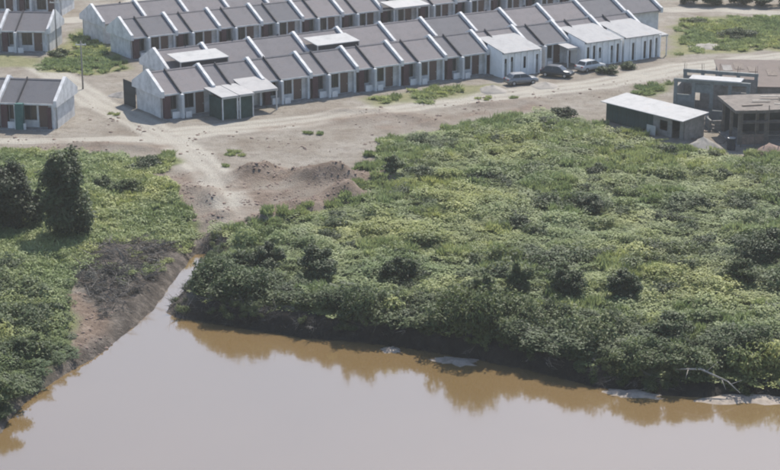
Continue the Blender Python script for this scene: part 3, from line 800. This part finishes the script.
# ------------------------------------------------------------------ vegetation
def leaves_mesh(name, mat, pts, nrm, size, asp=.5, lv=None, droop=.25):
    """many small folded leaves: 2 triangles each, at pts facing nrm"""
    n = len(pts); pts = np.asarray(pts); nrm = np.asarray(nrm)
    nrm = nrm/np.linalg.norm(nrm, axis=1, keepdims=True)
    rv = rng.normal(size=(n, 3)); u = np.cross(nrm, rv); u /= np.linalg.norm(u, axis=1, keepdims=True); v = np.cross(nrm, u)
    s = (size*(.65+.7*rng.random(n)))[:, None]
    a = pts-u*s*.5; b = pts+v*s*asp*.5+nrm*s*.06; c = pts+u*s*.5-nrm*s*droop; d = pts-v*s*asp*.5+nrm*s*.06
    V = np.stack([a, b, c, d], 1).reshape(-1, 3)
    me = bpy.data.meshes.new(name)
    me.vertices.add(4*n); me.vertices.foreach_set('co', V.ravel().astype(np.float32))
    me.loops.add(4*n); me.loops.foreach_set('vertex_index', np.arange(4*n, dtype=np.int32))
    me.polygons.add(n); me.polygons.foreach_set('loop_start', np.arange(n, dtype=np.int32)*4); me.polygons.foreach_set('loop_total', np.full(n, 4, np.int32))
    me.update()
    if lv is None: lv = rng.random(n)
    at = me.attributes.new('lv', 'FLOAT', 'FACE'); at.data.foreach_set('value', np.asarray(lv, np.float32))
    me.materials.append(mat); return me

def crown_points(n, lobes, shell=.55, jit=.4):
    """points spread through a union of ellipsoid lobes (cx,cy,cz,rx,ry,rz), denser towards their skins"""
    wts = np.array([l[3]*l[4]+l[3]*l[5] for l in lobes]); k = rng.choice(len(lobes), n, p=wts/wts.sum())
    L = np.array(lobes)[k]
    d = rng.normal(size=(n, 3)); d /= np.linalg.norm(d, axis=1, keepdims=True)
    r = (shell+(1-shell)*rng.random(n)**.6)*(1+.12*rng.normal(size=n))
    P = L[:, :3]+d*r[:, None]*L[:, 3:6]
    nr = d/L[:, 3:6]; nr /= np.linalg.norm(nr, axis=1, keepdims=True)
    nr = nr*.7+np.array([0, 0, .95])+rng.normal(size=(n, 3))*jit
    lv = np.clip(.5*rng.random(n)+.5*(rng.random(len(lobes))[k]), 0, 1)
    ok = P[:, 2] > .02
    return P[ok], nr[ok], lv[ok]

def lobes_mound(nl, R, Hh, rr):
    out = [(0, 0, Hh*.45, R*.7, R*.7, Hh*.5)]
    for i in range(nl):
        a = rr.random()*2*math.pi; d = R*(.35+.55*rr.random()); k = .28+.3*rr.random()
        out.append((d*math.cos(a), d*math.sin(a), Hh*(.25+.5*rr.random()), R*k, R*k, Hh*(.2+.22*rr.random())))
    return out

def protos(tagname, fn, n):
    c = bpy.data.collections.new(tagname)
    for i in range(n):
        o = bpy.data.objects.new(f'{tagname}_{i:02d}', fn(i)); c.objects.link(o)
    return c
def scrub(i):
    rr = random.Random(100+i); P, nr, lv = crown_points(800, lobes_mound(10, .95, 1.0, rr), .75, .3); return leaves_mesh('scrub', M['scrub'], P, nr, .165, .6, lv)
def vine(i):      # low spreading creeper
    rr = random.Random(200+i); P, nr, lv = crown_points(420, lobes_mound(8, 1.1, .5, rr), .75, .28); return leaves_mesh('vine', M['scrub'], P, nr, .17, .65, lv)
def green(i):
    rr = random.Random(270+i); P, nr, lv = crown_points(560, lobes_mound(8, 1.0, 1.15, rr), .7, .35); return leaves_mesh('green', M['shrub'], P, nr, .2, .5, lv)
def dead(i):
    rr = random.Random(290+i); P, nr, lv = crown_points(300, lobes_mound(7, .8, .55, rr), .55, .6); return leaves_mesh('dead', M['deadleaf'], P, nr, .2, .3, lv)
def darkc(i):
    rr = random.Random(330+i); P, nr, lv = crown_points(420, lobes_mound(7, .9, 1.0, rr), .5, .4); return leaves_mesh('darkc', M['dark'], P, nr, .2, .5, lv)
def lush(i):
    rr = random.Random(250+i); P, nr, lv = crown_points(260, lobes_mound(6, 1.0, .5, rr), .75, .3); return leaves_mesh('lush', M['grass'], P, nr, .24, .35, lv)
def bshrub(i):
    rr = random.Random(300+i); P, nr, lv = crown_points(620, lobes_mound(8, 1.15, 2.0, rr), .5); return leaves_mesh('bshrub', M['shrub'], P, nr, .25, .5, lv)
def tuft(i):
    n = 90; a = rng.random(n)*6.283; r = .45*np.sqrt(rng.random(n)); ln = .35+.5*rng.random(n)
    base = np.stack([r*np.cos(a), r*np.sin(a), np.zeros(n)], 1); a2 = rng.random(n)*6.283; lean = .15+.45*rng.random(n)
    tip = base+np.stack([np.cos(a2)*lean*ln, np.sin(a2)*lean*ln, ln], 1); mid = (base+tip)/2+np.array([0, 0, .08])
    s = np.stack([-np.sin(a2), np.cos(a2), 0*a2], 1)*.035
    V = np.stack([base-s, base+s, mid+s*1.2, tip, mid-s*1.2], 1).reshape(-1, 3)
    me = bpy.data.meshes.new('tuft'); me.from_pydata(V.tolist(), [], [tuple(range(5*k, 5*k+5)) for k in range(n)])
    at = me.attributes.new('lv', 'FLOAT', 'FACE'); at.data.foreach_set('value', rng.random(n).astype(np.float32))
    me.materials.append(M['grass']); return me
def sticks(i):
    mb = MB(); rr = random.Random(400+i)
    for k in range(14):
        p = Vector((rr.uniform(-.8, .8), rr.uniform(-.8, .8), rr.uniform(0, .45))); a = rr.random()*6.283; l = rr.uniform(.5, 1.7)
        q = p+Vector((math.cos(a)*l, math.sin(a)*l, rr.uniform(-.25, .5)*l)); mb.tube(p, q, rr.choice((.012, .02, .03, .05)), .01, 4)
    return mb.mesh('sticks', M['stick' if i % 3 else 'drift2'])
PC = dict(darkc=protos('dark_clump', darkc, 4), dead=protos('dead_clump', dead, 4), green=protos('green_clump', green, 5), lush=protos('lush_clump', lush, 4), scrub=protos('scrub_clump', scrub, 6), vine=protos('creeper_clump', vine, 5), bshrub=protos('bank_clump', bshrub, 6), tuft=protos('grass_tuft', tuft, 5), sticks=protos('stick_bundle', sticks, 5))

def scatter(name, label, cat, coll, x, y, z, scl, tilt=.15):
    n = len(x); me = bpy.data.meshes.new(name); me.vertices.add(n)
    me.vertices.foreach_set('co', np.stack([x, y, z], 1).ravel().astype(np.float32))
    rot = np.stack([rng.normal(size=n)*tilt, rng.normal(size=n)*tilt, rng.random(n)*6.283], 1)
    for nm, tp_, ar in (('rot', 'FLOAT_VECTOR', rot), ('scl', 'FLOAT_VECTOR', scl)):
        a = me.attributes.new(nm, tp_, 'POINT'); a.data.foreach_set('vector', ar.ravel().astype(np.float32))
    a = me.attributes.new('pick', 'INT', 'POINT'); a.data.foreach_set('value', rng.integers(0, len(coll.objects), n).astype(np.int32))
    o = link(name, me); tag(o, label, cat, kind='stuff')
    ng = bpy.data.node_groups.new(name, 'GeometryNodeTree')
    ng.interface.new_socket('Geometry', in_out='INPUT', socket_type='NodeSocketGeometry'); ng.interface.new_socket('Geometry', in_out='OUTPUT', socket_type='NodeSocketGeometry')
    gi = ng.nodes.new('NodeGroupInput'); go = ng.nodes.new('NodeGroupOutput'); ip = ng.nodes.new('GeometryNodeInstanceOnPoints')
    ci = ng.nodes.new('GeometryNodeCollectionInfo'); ci.inputs['Collection'].default_value = coll
    ci.inputs['Separate Children'].default_value = True; ci.inputs['Reset Children'].default_value = True
    def na(nm, ty):
        q = ng.nodes.new('GeometryNodeInputNamedAttribute'); q.data_type = ty; q.inputs['Name'].default_value = nm
        return next(s for s in q.outputs if s.enabled)
    L = ng.links.new
    L(gi.outputs[0], ip.inputs['Points']); L(ci.outputs[0], ip.inputs['Instance']); ip.inputs['Pick Instance'].default_value = True
    L(na('pick', 'INT'), ip.inputs['Instance Index'])
    e2r = ng.nodes.new('FunctionNodeEulerToRotation'); L(na('rot', 'FLOAT_VECTOR'), e2r.inputs[0]); L(e2r.outputs[0], ip.inputs['Rotation'])
    L(na('scl', 'FLOAT_VECTOR'), ip.inputs['Scale']); L(ip.outputs[0], go.inputs[0])
    o.modifiers.new('scatter', 'NODES').node_group = ng
    return o

def jgrid(poly_fn, step, x0=-62, x1=62, y0=95, y1=262):
    gx, gy = np.meshgrid(np.arange(x0, x1, step), np.arange(y0, y1, step)); x = gx.ravel()+rng.uniform(-.5, .5, gx.size)*step; y = gy.ravel()+rng.uniform(-.5, .5, gx.size)*step
    inview = np.abs(x) < y*.235+8
    k = inview & poly_fn(x, y); return x[k], y[k]
def warped(x, y, poly, amp=2.2):
    return sdf(x+(fbm(x, y, 3.0, 3, 41)-.5)*amp*2, y+(fbm(x, y, 3.0, 3, 51)-.5)*amp*2, poly)
def sdw(x, y): return -sdf(x, y, WATER)

# scrub over the big field: creepers below, rounded mounds of several species above
HEAD = G([(186, 222), (270, 221), (285, 240), (262, 252), (222, 256), (208, 246), (186, 240)])
def infield(x, y): return ((warped(x, y, FIELD) > .1) | (warped(x, y, HEAD, 1.0) > 0)) & (sdw(x, y) > 1.6+.6*(x < -10))
x, y = jgrid(infield, .85)
hs = .25+.6*fbm(x, y, 4, 2, 60)**1.5; ws = .8+.5*rng.random(len(x))
scatter('field_creeper', 'low pale green creepers between the field scrub', 'creepers', PC['vine'], x, y, land_h(x, y)-.05, np.stack([ws*1.1, ws*1.1, hs], 1))
x, y = jgrid(infield, 1.18)
lump = fbm(x, y, 4.2, 2, 61); sp = fbm(x, y, 8, 2, 64)+.22*(rng.random(len(x))-.5); edge_ = sstep(-.5, 5, np.maximum(sdf(x, y, FIELD), sdf(x, y, HEAD)))
keep = rng.random(len(x)) < (.25+.75*sstep(.38, .6, lump))
x, y, lump, sp, edge_ = [q[keep] for q in (x, y, lump, sp, edge_)]
sz = (.38+1.05*rng.random(len(x))**2)*(.55+.45*edge_); hs = sz*(.65+.6*rng.random(len(x)))*(.75+.5*sstep(9, 3, sdw(x, y)))
z = land_h(x, y)-.08; sc3 = np.stack([sz*1.15, sz*1.15, hs], 1)
for nm, lab, cat, pc, k in (('field_scrub', 'rounded yellow-green scrub mounds across the wide field', 'scrub', 'scrub', sp < .62),
                            ('field_bushes', 'darker green leafy mounds in patches across the wide field', 'scrub', 'green', sp >= .62)):
    scatter(nm, lab, cat, PC[pc], x[k], y[k], z[k], sc3[k])
x, y = jgrid(lambda x, y: infield(x, y) & (fbm(x, y, 5, 2, 68) > .58), 1.0)
hs = .5+.7*rng.random(len(x)); scatter('field_grass', 'tall grass blades among the field scrub', 'grass', PC['tuft'], x, y, land_h(x, y), np.stack([1.2+0*hs, 1.2+0*hs, hs], 1))
x, y = jgrid(lambda x, y: infield(x, y) & (sdf(x, y, FIELD) > 1.5) & (fbm(x, y, 6, 2, 171) > .45) & (rng.random(len(x)) < .33), 2.0)
hs = .5+.7*rng.random(len(x))**1.5; scatter('field_dark_clumps', 'dark green clumps dotted through the field scrub', 'scrub', PC['darkc'], x, y, land_h(x, y), np.stack([hs*1.35, hs*.9, hs*.85], 1), .05)
# thicket on the river bank
gaps = [(g(388, 344, .5), 1.0), (g(452, 354, .5), 1.6), (g(628, 391, .5), 1.7), (g(755, 396, .5), 3.0)]
def bank(x, y):
    s = sdw(x, y)
    k = (s > .85+2.0*sstep(12.5, 15.5, x)+2.0*sstep(17, 21, x)) & (s < 5.8+1.5*sstep(12, 16, x)) & inside(x, y, G([(150, 330), (172, 300), (215, 262), (420, 270), (1000, 300), (1000, 460), (300, 400)]))
    k &= ~((s < 2.0) & (y > g(170, 310)[1]))
    for (gx_, gy_), r in gaps: k &= ~((np.hypot(x-gx_, y-gy_) < r) & (s < 1.5))
    return k
x, y = jgrid(bank, .62)
s = sdw(x, y); ln = fbm(x, y, 2.6, 2, 71)
hs = (.25+1.9*ln*ln)*(1-.4*sstep(3, 5.5, s)); ws = .75+.45*rng.random(len(x))
scatter('bank_thicket', 'dense shrub thicket overhanging the far river bank', 'thicket', PC['bshrub'], x, y, land_h(x, y)-.1, np.stack([ws, ws, hs], 1))
x, y = jgrid(lambda x, y: (sdw(x, y) > .15) & (sdw(x, y) < 1.3) & (x > -17) & (seg_dist(x, y, SR_W) < seg_dist(x, y, SL_W)) & (fbm(x, y, 1.8, 2, 151) > .52), .55)
hs = .2+.4*rng.random(len(x)); scatter('bank_hangers', 'small plants and trailing leaves on the dark bank face', 'plants', PC['green'], x, y, land_h(x, y)-.02, np.stack([hs, hs, hs], 1), .5)
x, y = jgrid(lambda x, y: (sdw(x, y) > .05) & (sdw(x, y) < 1.5) & (x > -17) & (seg_dist(x, y, SR_W) < seg_dist(x, y, SL_W)) & (fbm(x, y, 2.2, 2, 161) > .45), .7)
hs = .25+.35*rng.random(len(x)); scatter('bank_roots', 'dead roots and twigs on the dark bank face', 'roots', PC['sticks'], x, y, land_h(x, y)-.05, np.stack([hs, hs, hs*1.3], 1), .6)
# left bank shrubs
def lbank(x, y):
    s = sdw(x, y)
    return (s > .9) & (sdf(x, y, LEFTG) > -.8) & (sdf(x, y, BROWN) < -.5) & inside(x, y, G([(-150, 275), (20, 262), (75, 285), (112, 352), (60, 400), (-10, 470), (-150, 540)]))
x, y = jgrid(lbank, .85)
ln = fbm(x, y, 2.8, 2, 81); hs = (.25+.5*sstep(1.2, 5, sdw(x, y)))*(.2+.9*sstep(.35, .7, ln))*(.45+.55*sstep(1.0, 4, np.hypot(x-g(86, 325)[0], y-g(86, 325)[1]-0))); ws = .75+.5*rng.random(len(x))
k = rng.random(len(x)) < .6
scatter('left_bank_thicket', 'leafy shrub thicket on the near left river bank', 'thicket', PC['bshrub'], x[k], y[k], land_h(x[k], y[k])-.1, np.stack([ws, ws, hs], 1)[k])
x, y = jgrid(lbank, .8); hs = (.6+.7*rng.random(len(x)))*(.35+.65*sstep(1.2, 4, sdw(x, y))); scatter('left_bank_scrub', 'pale green scrub among the near left bank shrubs', 'scrub', PC['scrub'], x, y, land_h(x, y)-.05, np.stack([hs, hs, hs], 1))
# grass and low scrub on the left plot
def lplot(x, y): return (warped(x, y, LEFTG, 1.2) > 0) & (y > g(60, 300)[1]) & (sdf(x, y, DEBRIS) < .5) & (sdf(x, y, BROWN) < 0)
x, y = jgrid(lplot, .95); hs = .3+.7*fbm(x, y, 3, 2, 91)
scatter('left_plot_grass', 'bright green tufted grass on the plot left of the yard', 'grass', PC['tuft'], x, y, land_h(x, y), np.stack([1.3+0*hs, 1.3+0*hs, hs], 1))
x, y = jgrid(lambda x, y: lplot(x, y) & (fbm(x, y, 3.5, 2, 93) > .25), .75); hs = .35+1.1*rng.random(len(x))**1.5
scatter('left_plot_scrub', 'scrub clumps among the grass left of the yard', 'scrub', PC['lush'], x, y, land_h(x, y)-.04, np.stack([hs*.5+.6, hs*.5+.6, hs], 1))
# other grass
for nm, lab, poly, st, thr in (('plot_grass', 'rough yellow-green grass plot behind the sand road', GRASS1, .7, .24), ('roadside_grass', 'rough grass beside the far road at right', GRASS2, .8, .3), ('verge_grass', 'thin grass strip in front of the front row houses', STRIP, .6, .42), ('shed_grass', 'weeds behind the long shed', SHEDG, .6, .3)):
    x, y = jgrid(lambda x, y: (warped(x, y, poly, 2.0) > rng.random(len(x))*2.2) & (fbm(x, y, 2.2, 3, 97) > thr+.06), st)
    hs = .22+.5*rng.random(len(x))**1.5; scatter(nm, lab, 'grass', PC['tuft'], x, y, land_h(x, y), np.stack([1.3+0*hs, 1.3+0*hs, hs], 1))
x, y = jgrid(lambda x, y: (warped(x, y, FIELD, 3.5) > -1.6) & (warped(x, y, FIELD) < .3) & (y < 182) & (sdw(x, y) > 2) & (fbm(x, y, 2.5, 2, 99) > .5), .8)
hs = .4+.5*rng.random(len(x)); scatter('edge_tufts', 'sparse tufts where the field meets the sand', 'grass', PC['tuft'], x, y, land_h(x, y), np.stack([1.1+0*hs, 1.1+0*hs, hs], 1))
# brushwood dump
x, y = jgrid(lambda x, y: (sdf(x, y, DEBRIS) > -.3) & (sdw(x, y) > 1.4), .85)
hs = .45+.55*rng.random(len(x)); scatter('brushwood', 'tangle of grey dead brushwood beside the stream mouth', 'brushwood', PC['sticks'], x, y, land_h(x, y)-.05, np.stack([hs, hs, hs], 1), .3)
x, y = jgrid(lambda x, y: (sdf(x, y, DEBRIS) > -.5) & (sdw(x, y) > .9) & (rng.random(len(x)) < .25+.75*sstep(.4, .6, fbm(x, y, 2.4, 2, 181))), .85)
hs = .35+.6*rng.random(len(x))**1.5; scatter('dead_brush', 'heaped grey-black dead leaves and cuttings beside the stream mouth', 'brushwood', PC['dead'], x, y, land_h(x, y)-.05, np.stack([hs*1.2, hs*1.2, hs*.8], 1), .3)
x, y = jgrid(lambda x, y: (sdf(x, y, DEBRIS) > -.2) & (sdw(x, y) > .5) & (fbm(x, y, 2, 2, 111) > .62), .9)
hs = .3+.4*rng.random(len(x)); scatter('brushwood_weeds', 'green weeds growing through the dead brushwood', 'weeds', PC['vine'], x, y, land_h(x, y), np.stack([hs, hs, hs], 1))

# ---- bushes and trees that stand out one by one
def bush(name, px, py, w, hgt, label, mat='dark', seed=0, cat='bush', cone=0.0, trunk=.25, group='bushes standing out of the scrub', zoff=-.05):
    x, y = g(px, py, 1.7); z = H1(x, y)
    rr = random.Random(seed); R = w/2
    lob = []
    nl = 10 if hgt < 4 else 30
    for i in range(nl):
        f_ = (i+.5)/nl; zc = hgt*(trunk+(.92-trunk)*f_); a = i*2.4+rr.random()*1.5; rad = R*((1-cone*.5*f_)*(.9 if .15 < f_ < .8 else .6))
        d = rad*(.2+.7*rr.random()); k = rad*((.36+.34*rr.random()) if hgt > 4 else (.45+.3*rr.random()))
        lob.append((d*math.cos(a), d*math.sin(a), zc, k, k, max(.18, hgt*(.17 if hgt < 4 else .11)*(.8+.6*rr.random()))))
    vol = R*hgt
    n = int(min(16000, max(700, vol*1100)))
    P, nr, lv = crown_points(n, lob, .3)
    t = thing(name, label, cat, (x, y, z+zoff), rr.random()*6.28, group)
    link('crown', leaves_mesh('crown', M[mat], P, nr, .24 if hgt < 4 else .30, .5, lv), t)
    mb = MB(); top = hgt*.8; pts = [(0, 0, -.2)]; r0 = max(.05, hgt*.022)
    for i in range(1, 5): pts.append((rr.uniform(-.06, .06)*hgt*.3, rr.uniform(-.06, .06)*hgt*.3, top*i/4))
    for i in range(4): mb.tube(pts[i], pts[i+1], r0*(1-i*.2), r0*(.8-i*.2), 7)
    for l in lob:
        zb = min(top*.95, l[2]*.75); mb.tube((0, 0, zb), (l[0]*.85, l[1]*.85, l[2]), r0*.4, r0*.15, 5)
    link('trunk', mb.mesh('trunk', M['bark'], True), t)
    return t
def m_at(px, py, w, h):   # photo pixels -> metres at that spot
    x, y = g(px, py, 1.7); s = FPX/math.hypot(y, HCAM-1.7); return w/s, h/s
BUSHES = [
 ('broadleaf_tree', 68, 238, 60, 88, 'tall dark tree left of the brushwood, tallest on the plot', 'dark', 'tree', .25),
 ('broadleaf_tree', 10, 232, 62, 68, 'dark broad tree at the left edge', 'dark', 'tree', .2),
 ('broadleaf_tree', 38, 228, 26, 36, 'small dark tree between the two larger left trees', 'shrub', 'tree', .2),
 ('bush', 266, 272, 36, 40, 'dark pointed bush above the stream mouth, left of the twin bush', 'dark', 'bush', .55),
 ('bush', 318, 276, 44, 40, 'broad dark bush right of the pointed one, near the bank', 'dark', 'bush', .35),
 ('bush', 590, 216, 24, 24, 'lone dark round bush in the middle of the field', 'dark', 'bush', .4),
 ('bush', 392, 182, 20, 24, 'dark bush at the field corner beside the sand yard', 'dark', 'bush', .2),
 ('bush', 420, 180, 34, 17, 'wide low dark bush just inside the field corner', 'dark', 'bush', .1),
 ('bush', 622, 303, 32, 42, 'tall dark bush behind the bank thicket, right of centre', 'dark', 'bush', .3),
 ('bush', 566, 300, 40, 38, 'dark bush left of the tall one behind the bank thicket', 'shrub', 'bush', .3),
 ('bush', 400, 283, 30, 34, 'upright dark bush behind the bank, left of centre', 'shrub', 'bush', .3),
 ('bush', 484, 300, 30, 36, 'grey-green bush behind the middle of the bank thicket', 'shrub', 'bush', .3),
 ('bush', 518, 296, 24, 44, 'slender bush behind the middle of the bank thicket', 'shrub', 'bush', .35),
 ('bush', 672, 335, 40, 36, 'dark rounded bush at the bank, above the fallen branch', 'dark', 'bush', .2),
 ('bush', 748, 352, 52, 46, 'broad bush at the right end of the bank, by the sandy shore', 'shrub', 'bush', .2),
 ('bush', 690, 362, 46, 40, 'overhanging bush left of the sandy shore', 'shrub', 'bush', .2),
 ('bush', 640, 358, 50, 44, 'overhanging bush above the right end of the orange reflection', 'shrub', 'bush', .25),
 ('bush', 762, 262, 44, 40, 'dark bush cluster at the right edge of the field', 'dark', 'bush', .15),
 ('bush', 738, 285, 34, 32, 'dark bush below the cluster at the right edge', 'shrub', 'bush', .2),
 ('bush', 722, 180, 20, 14, 'low dark bush in the field below the sand heap', 'dark', 'bush', .1),
 ('bush', 490, 185, 30, 13, 'low dark bush left of the field centre', 'dark', 'bush', .1),
 ('bush', 535, 176, 32, 13, 'low wide dark bush near the top of the field', 'dark', 'bush', .1),
 ('bush', 520, 232, 26, 18, 'low dark bush below the middle of the field', 'dark', 'bush', .15),
 ('bush', 600, 176, 26, 12, 'low dark bush in the upper field below the long shed', 'dark', 'bush', .1),
 ('bush', 566, 120, 22, 13, 'small dark bush left of the long shed', 'dark', 'bush', .1),
 ('bush', 150, 172, 34, 15, 'dark low hedge-like bush by the sand track', 'dark', 'bush', .05),
 ('bush', 132, 176, 16, 11, 'small dark bush left of the hedge-like bush', 'dark', 'bush', .1),
 ('bush', 128, 196, 26, 20, 'green bush in the middle of the left plot', 'shrub', 'bush', .1),
 ('bush', 105, 192, 20, 16, 'green bush right of the tall dark tree', 'shrub', 'bush', .1),
 ('bush', 240, 268, 26, 26, 'green bush between the stream and the pointed bush', 'shrub', 'bush', .2),
 ('bush', 608, 76, 20, 11, 'green bush before the pale extensions', 'dark', 'bush', .1),
 ('bush', 628, 71, 18, 10, 'green bush before the rightmost pale extension', 'dark', 'bush', .1),
 ('bush', 60, 60, 18, 12, 'small bush on the grass plot', 'shrub', 'bush', .1),
 ('bush', 736, 40, 30, 13, 'dark bush on the grass right of the rows', 'dark', 'bush', .1),
 ('bush', 697, 26, 18, 8, 'low bush on the grass, near the right end of the rows', 'shrub', 'bush', .1),
 ('bush', 28, 345, 40, 28, 'leafy bush on the near left bank', 'shrub', 'bush', .2),
 ('bush', 44, 312, 34, 24, 'dark leafy bush left of the brown earth patch', 'dark', 'bush', .2),
 ('bush', -4, 388, 44, 40, 'leafy bush nearest the bottom left corner', 'shrub', 'bush', .2),
]
for i, (nm, px, py, w, h, lab, mat, cat, cone) in enumerate(BUSHES):
    wm_, hm_ = m_at(px, py, w*(1.18 if cat == 'bush' else 1), h*(.76 if cat == 'bush' else 1.04))
    bush(nm, px, py, wm_, hm_, lab, mat, 500+i, cat, cone, (.12 if cat == 'tree' else .12), 'trees on the left plot' if cat == 'tree' else 'bushes standing out of the scrub')
# far trees at the top right edge
for i, px in enumerate((690, 712, 738, 764, 790)):
    bush('far_tree', px, 6+i*.6, 4.5, 3.0, 'dark tree in the row along the far road, '+['leftmost of the five', 'second from the left', 'middle of the five', 'fourth from the left', 'at the top right corner'][i], 'dark', 800+i, 'tree', .1, .15, 'trees along the far road')

# fallen bleached branch at the right shore
x, y = g(700, 384, .6)
fb = thing('fallen_branch', 'bleached fallen branch hanging over the right shore', 'branch', (x, y, H1(x, y)+.5))
link('limb', MB().tube((-1.6, .4, .6), (0, 0, .75), .05, .075, 7).tube((0, 0, .75), (1.7, -.7, .15), .075, .05, 7).tube((1.7, -.7, .15), (2.5, -1.2, -.5), .05, .025, 6).mesh('limb', M['drift'], True), fb)
for a, b2 in (((.4, -.1, .65), (1.2, .4, 1.1)), ((1.3, -.5, .3), (1.5, -1.3, -.2)), ((-.8, .2, .68), (-1.1, -.6, .3)), ((1.9, -.85, 0), (2.7, -.6, .2))):
    link('twig', MB().tube(a, b2, .035, .012, 5).mesh('twig', M['drift'], True), fb)

# stones on the brown earth patch
stm = []
for k in range(4):
    rr = random.Random(900+k); mb = MB(); import bmesh
    bm = bmesh.new(); bmesh.ops.create_icosphere(bm, subdivisions=1, radius=1)
    for v in bm.verts: v.co *= rr.uniform(.75, 1.15); v.co.z *= .6
    me = bpy.data.meshes.new('stone'); bm.to_mesh(me); bm.free(); me.materials.append(M['rock']); stm.append(me)
cc = bpy.data.collections.new('earth_clod_shapes')
for k_, q_ in enumerate(stm): cc.objects.link(bpy.data.objects.new(f'earth_clod_shape_{k_:02d}', q_))
x, y = jgrid(lambda x, y: (sdf(x, y, BROWN) > -.3) & (fbm(x, y, 1.5, 2, 121) > .45), .6)
hs = .05+.13*rng.random(len(x))**2; scatter('earth_clods', 'brown earth clods on the bare patch beside the left bank', 'clods', cc, x, y, land_h(x, y)+.02, np.stack([hs*1.2, hs, hs], 1))

YARD = G([(-60, 132), (75, 132), (90, 105), (170, 132), (300, 122), (430, 100), (600, 84), (780, 60), (780, 74), (690, 82), (600, 100), (520, 112), (420, 128), (372, 150), (392, 182), (330, 206), (260, 224), (190, 222), (150, 178), (176, 156), (60, 152), (-60, 150)])
x, y = jgrid(lambda x, y: (sdf(x, y, YARD) > 0) & (rng.random(len(x)) < .03+.6*sstep(.5, .75, fbm(x, y, 3, 3, 131))), .62)
hs = (.05+.17*rng.random(len(x))**3); scatter('yard_stones', 'scattered stones and clods over the bare sand yard', 'stones', cc, x, y, land_h(x, y)+.01, np.stack([hs*1.3, hs, hs], 1))
x, y = jgrid(lambda x, y: (sdf(x, y, CHURN) > 0) & (fbm(x, y, 2.0, 3, 133) > .47), .42)
hs = .04+.13*rng.random(len(x))**2; scatter('churned_clods', 'brown clods over the churned soil heaps', 'clods', cc, x, y, land_h(x, y), np.stack([hs*1.3, hs, hs], 1))
x, y = jgrid(lambda x, y: (sdf(x, y, YARD) > 0) & (sdf(x, y, CHURN) < 0) & (fbm(x, y, 4, 3, 141) > .80), 1.0)
hs = .2+.3*rng.random(len(x)); scatter('yard_weeds', 'sparse dry weeds on the bare sand yard', 'weeds', PC['tuft'], x, y, land_h(x, y), np.stack([.8+0*hs, .8+0*hs, hs], 1))

# ------------------------------------------------------------------ haze
m = bpy.data.materials.new('haze'); m.use_nodes = True; nt = m.node_tree
nt.nodes.remove(nt.nodes['Principled BSDF']); v = nt.nodes.new('ShaderNodeVolumePrincipled')
v.inputs['Color'].default_value = (.94, .94, .91, 1); v.inputs['Density'].default_value = .00024; v.inputs['Anisotropy'].default_value = .2
nt.links.new(v.outputs[0], nt.nodes['Material Output'].inputs['Volume'])
hz = link('haze', MB().box(-4200, 4200, -760, 6400, -4, 49).mesh('haze', m)); tag(hz, 'thin pale haze in the air over the whole place', 'haze', kind='stuff')
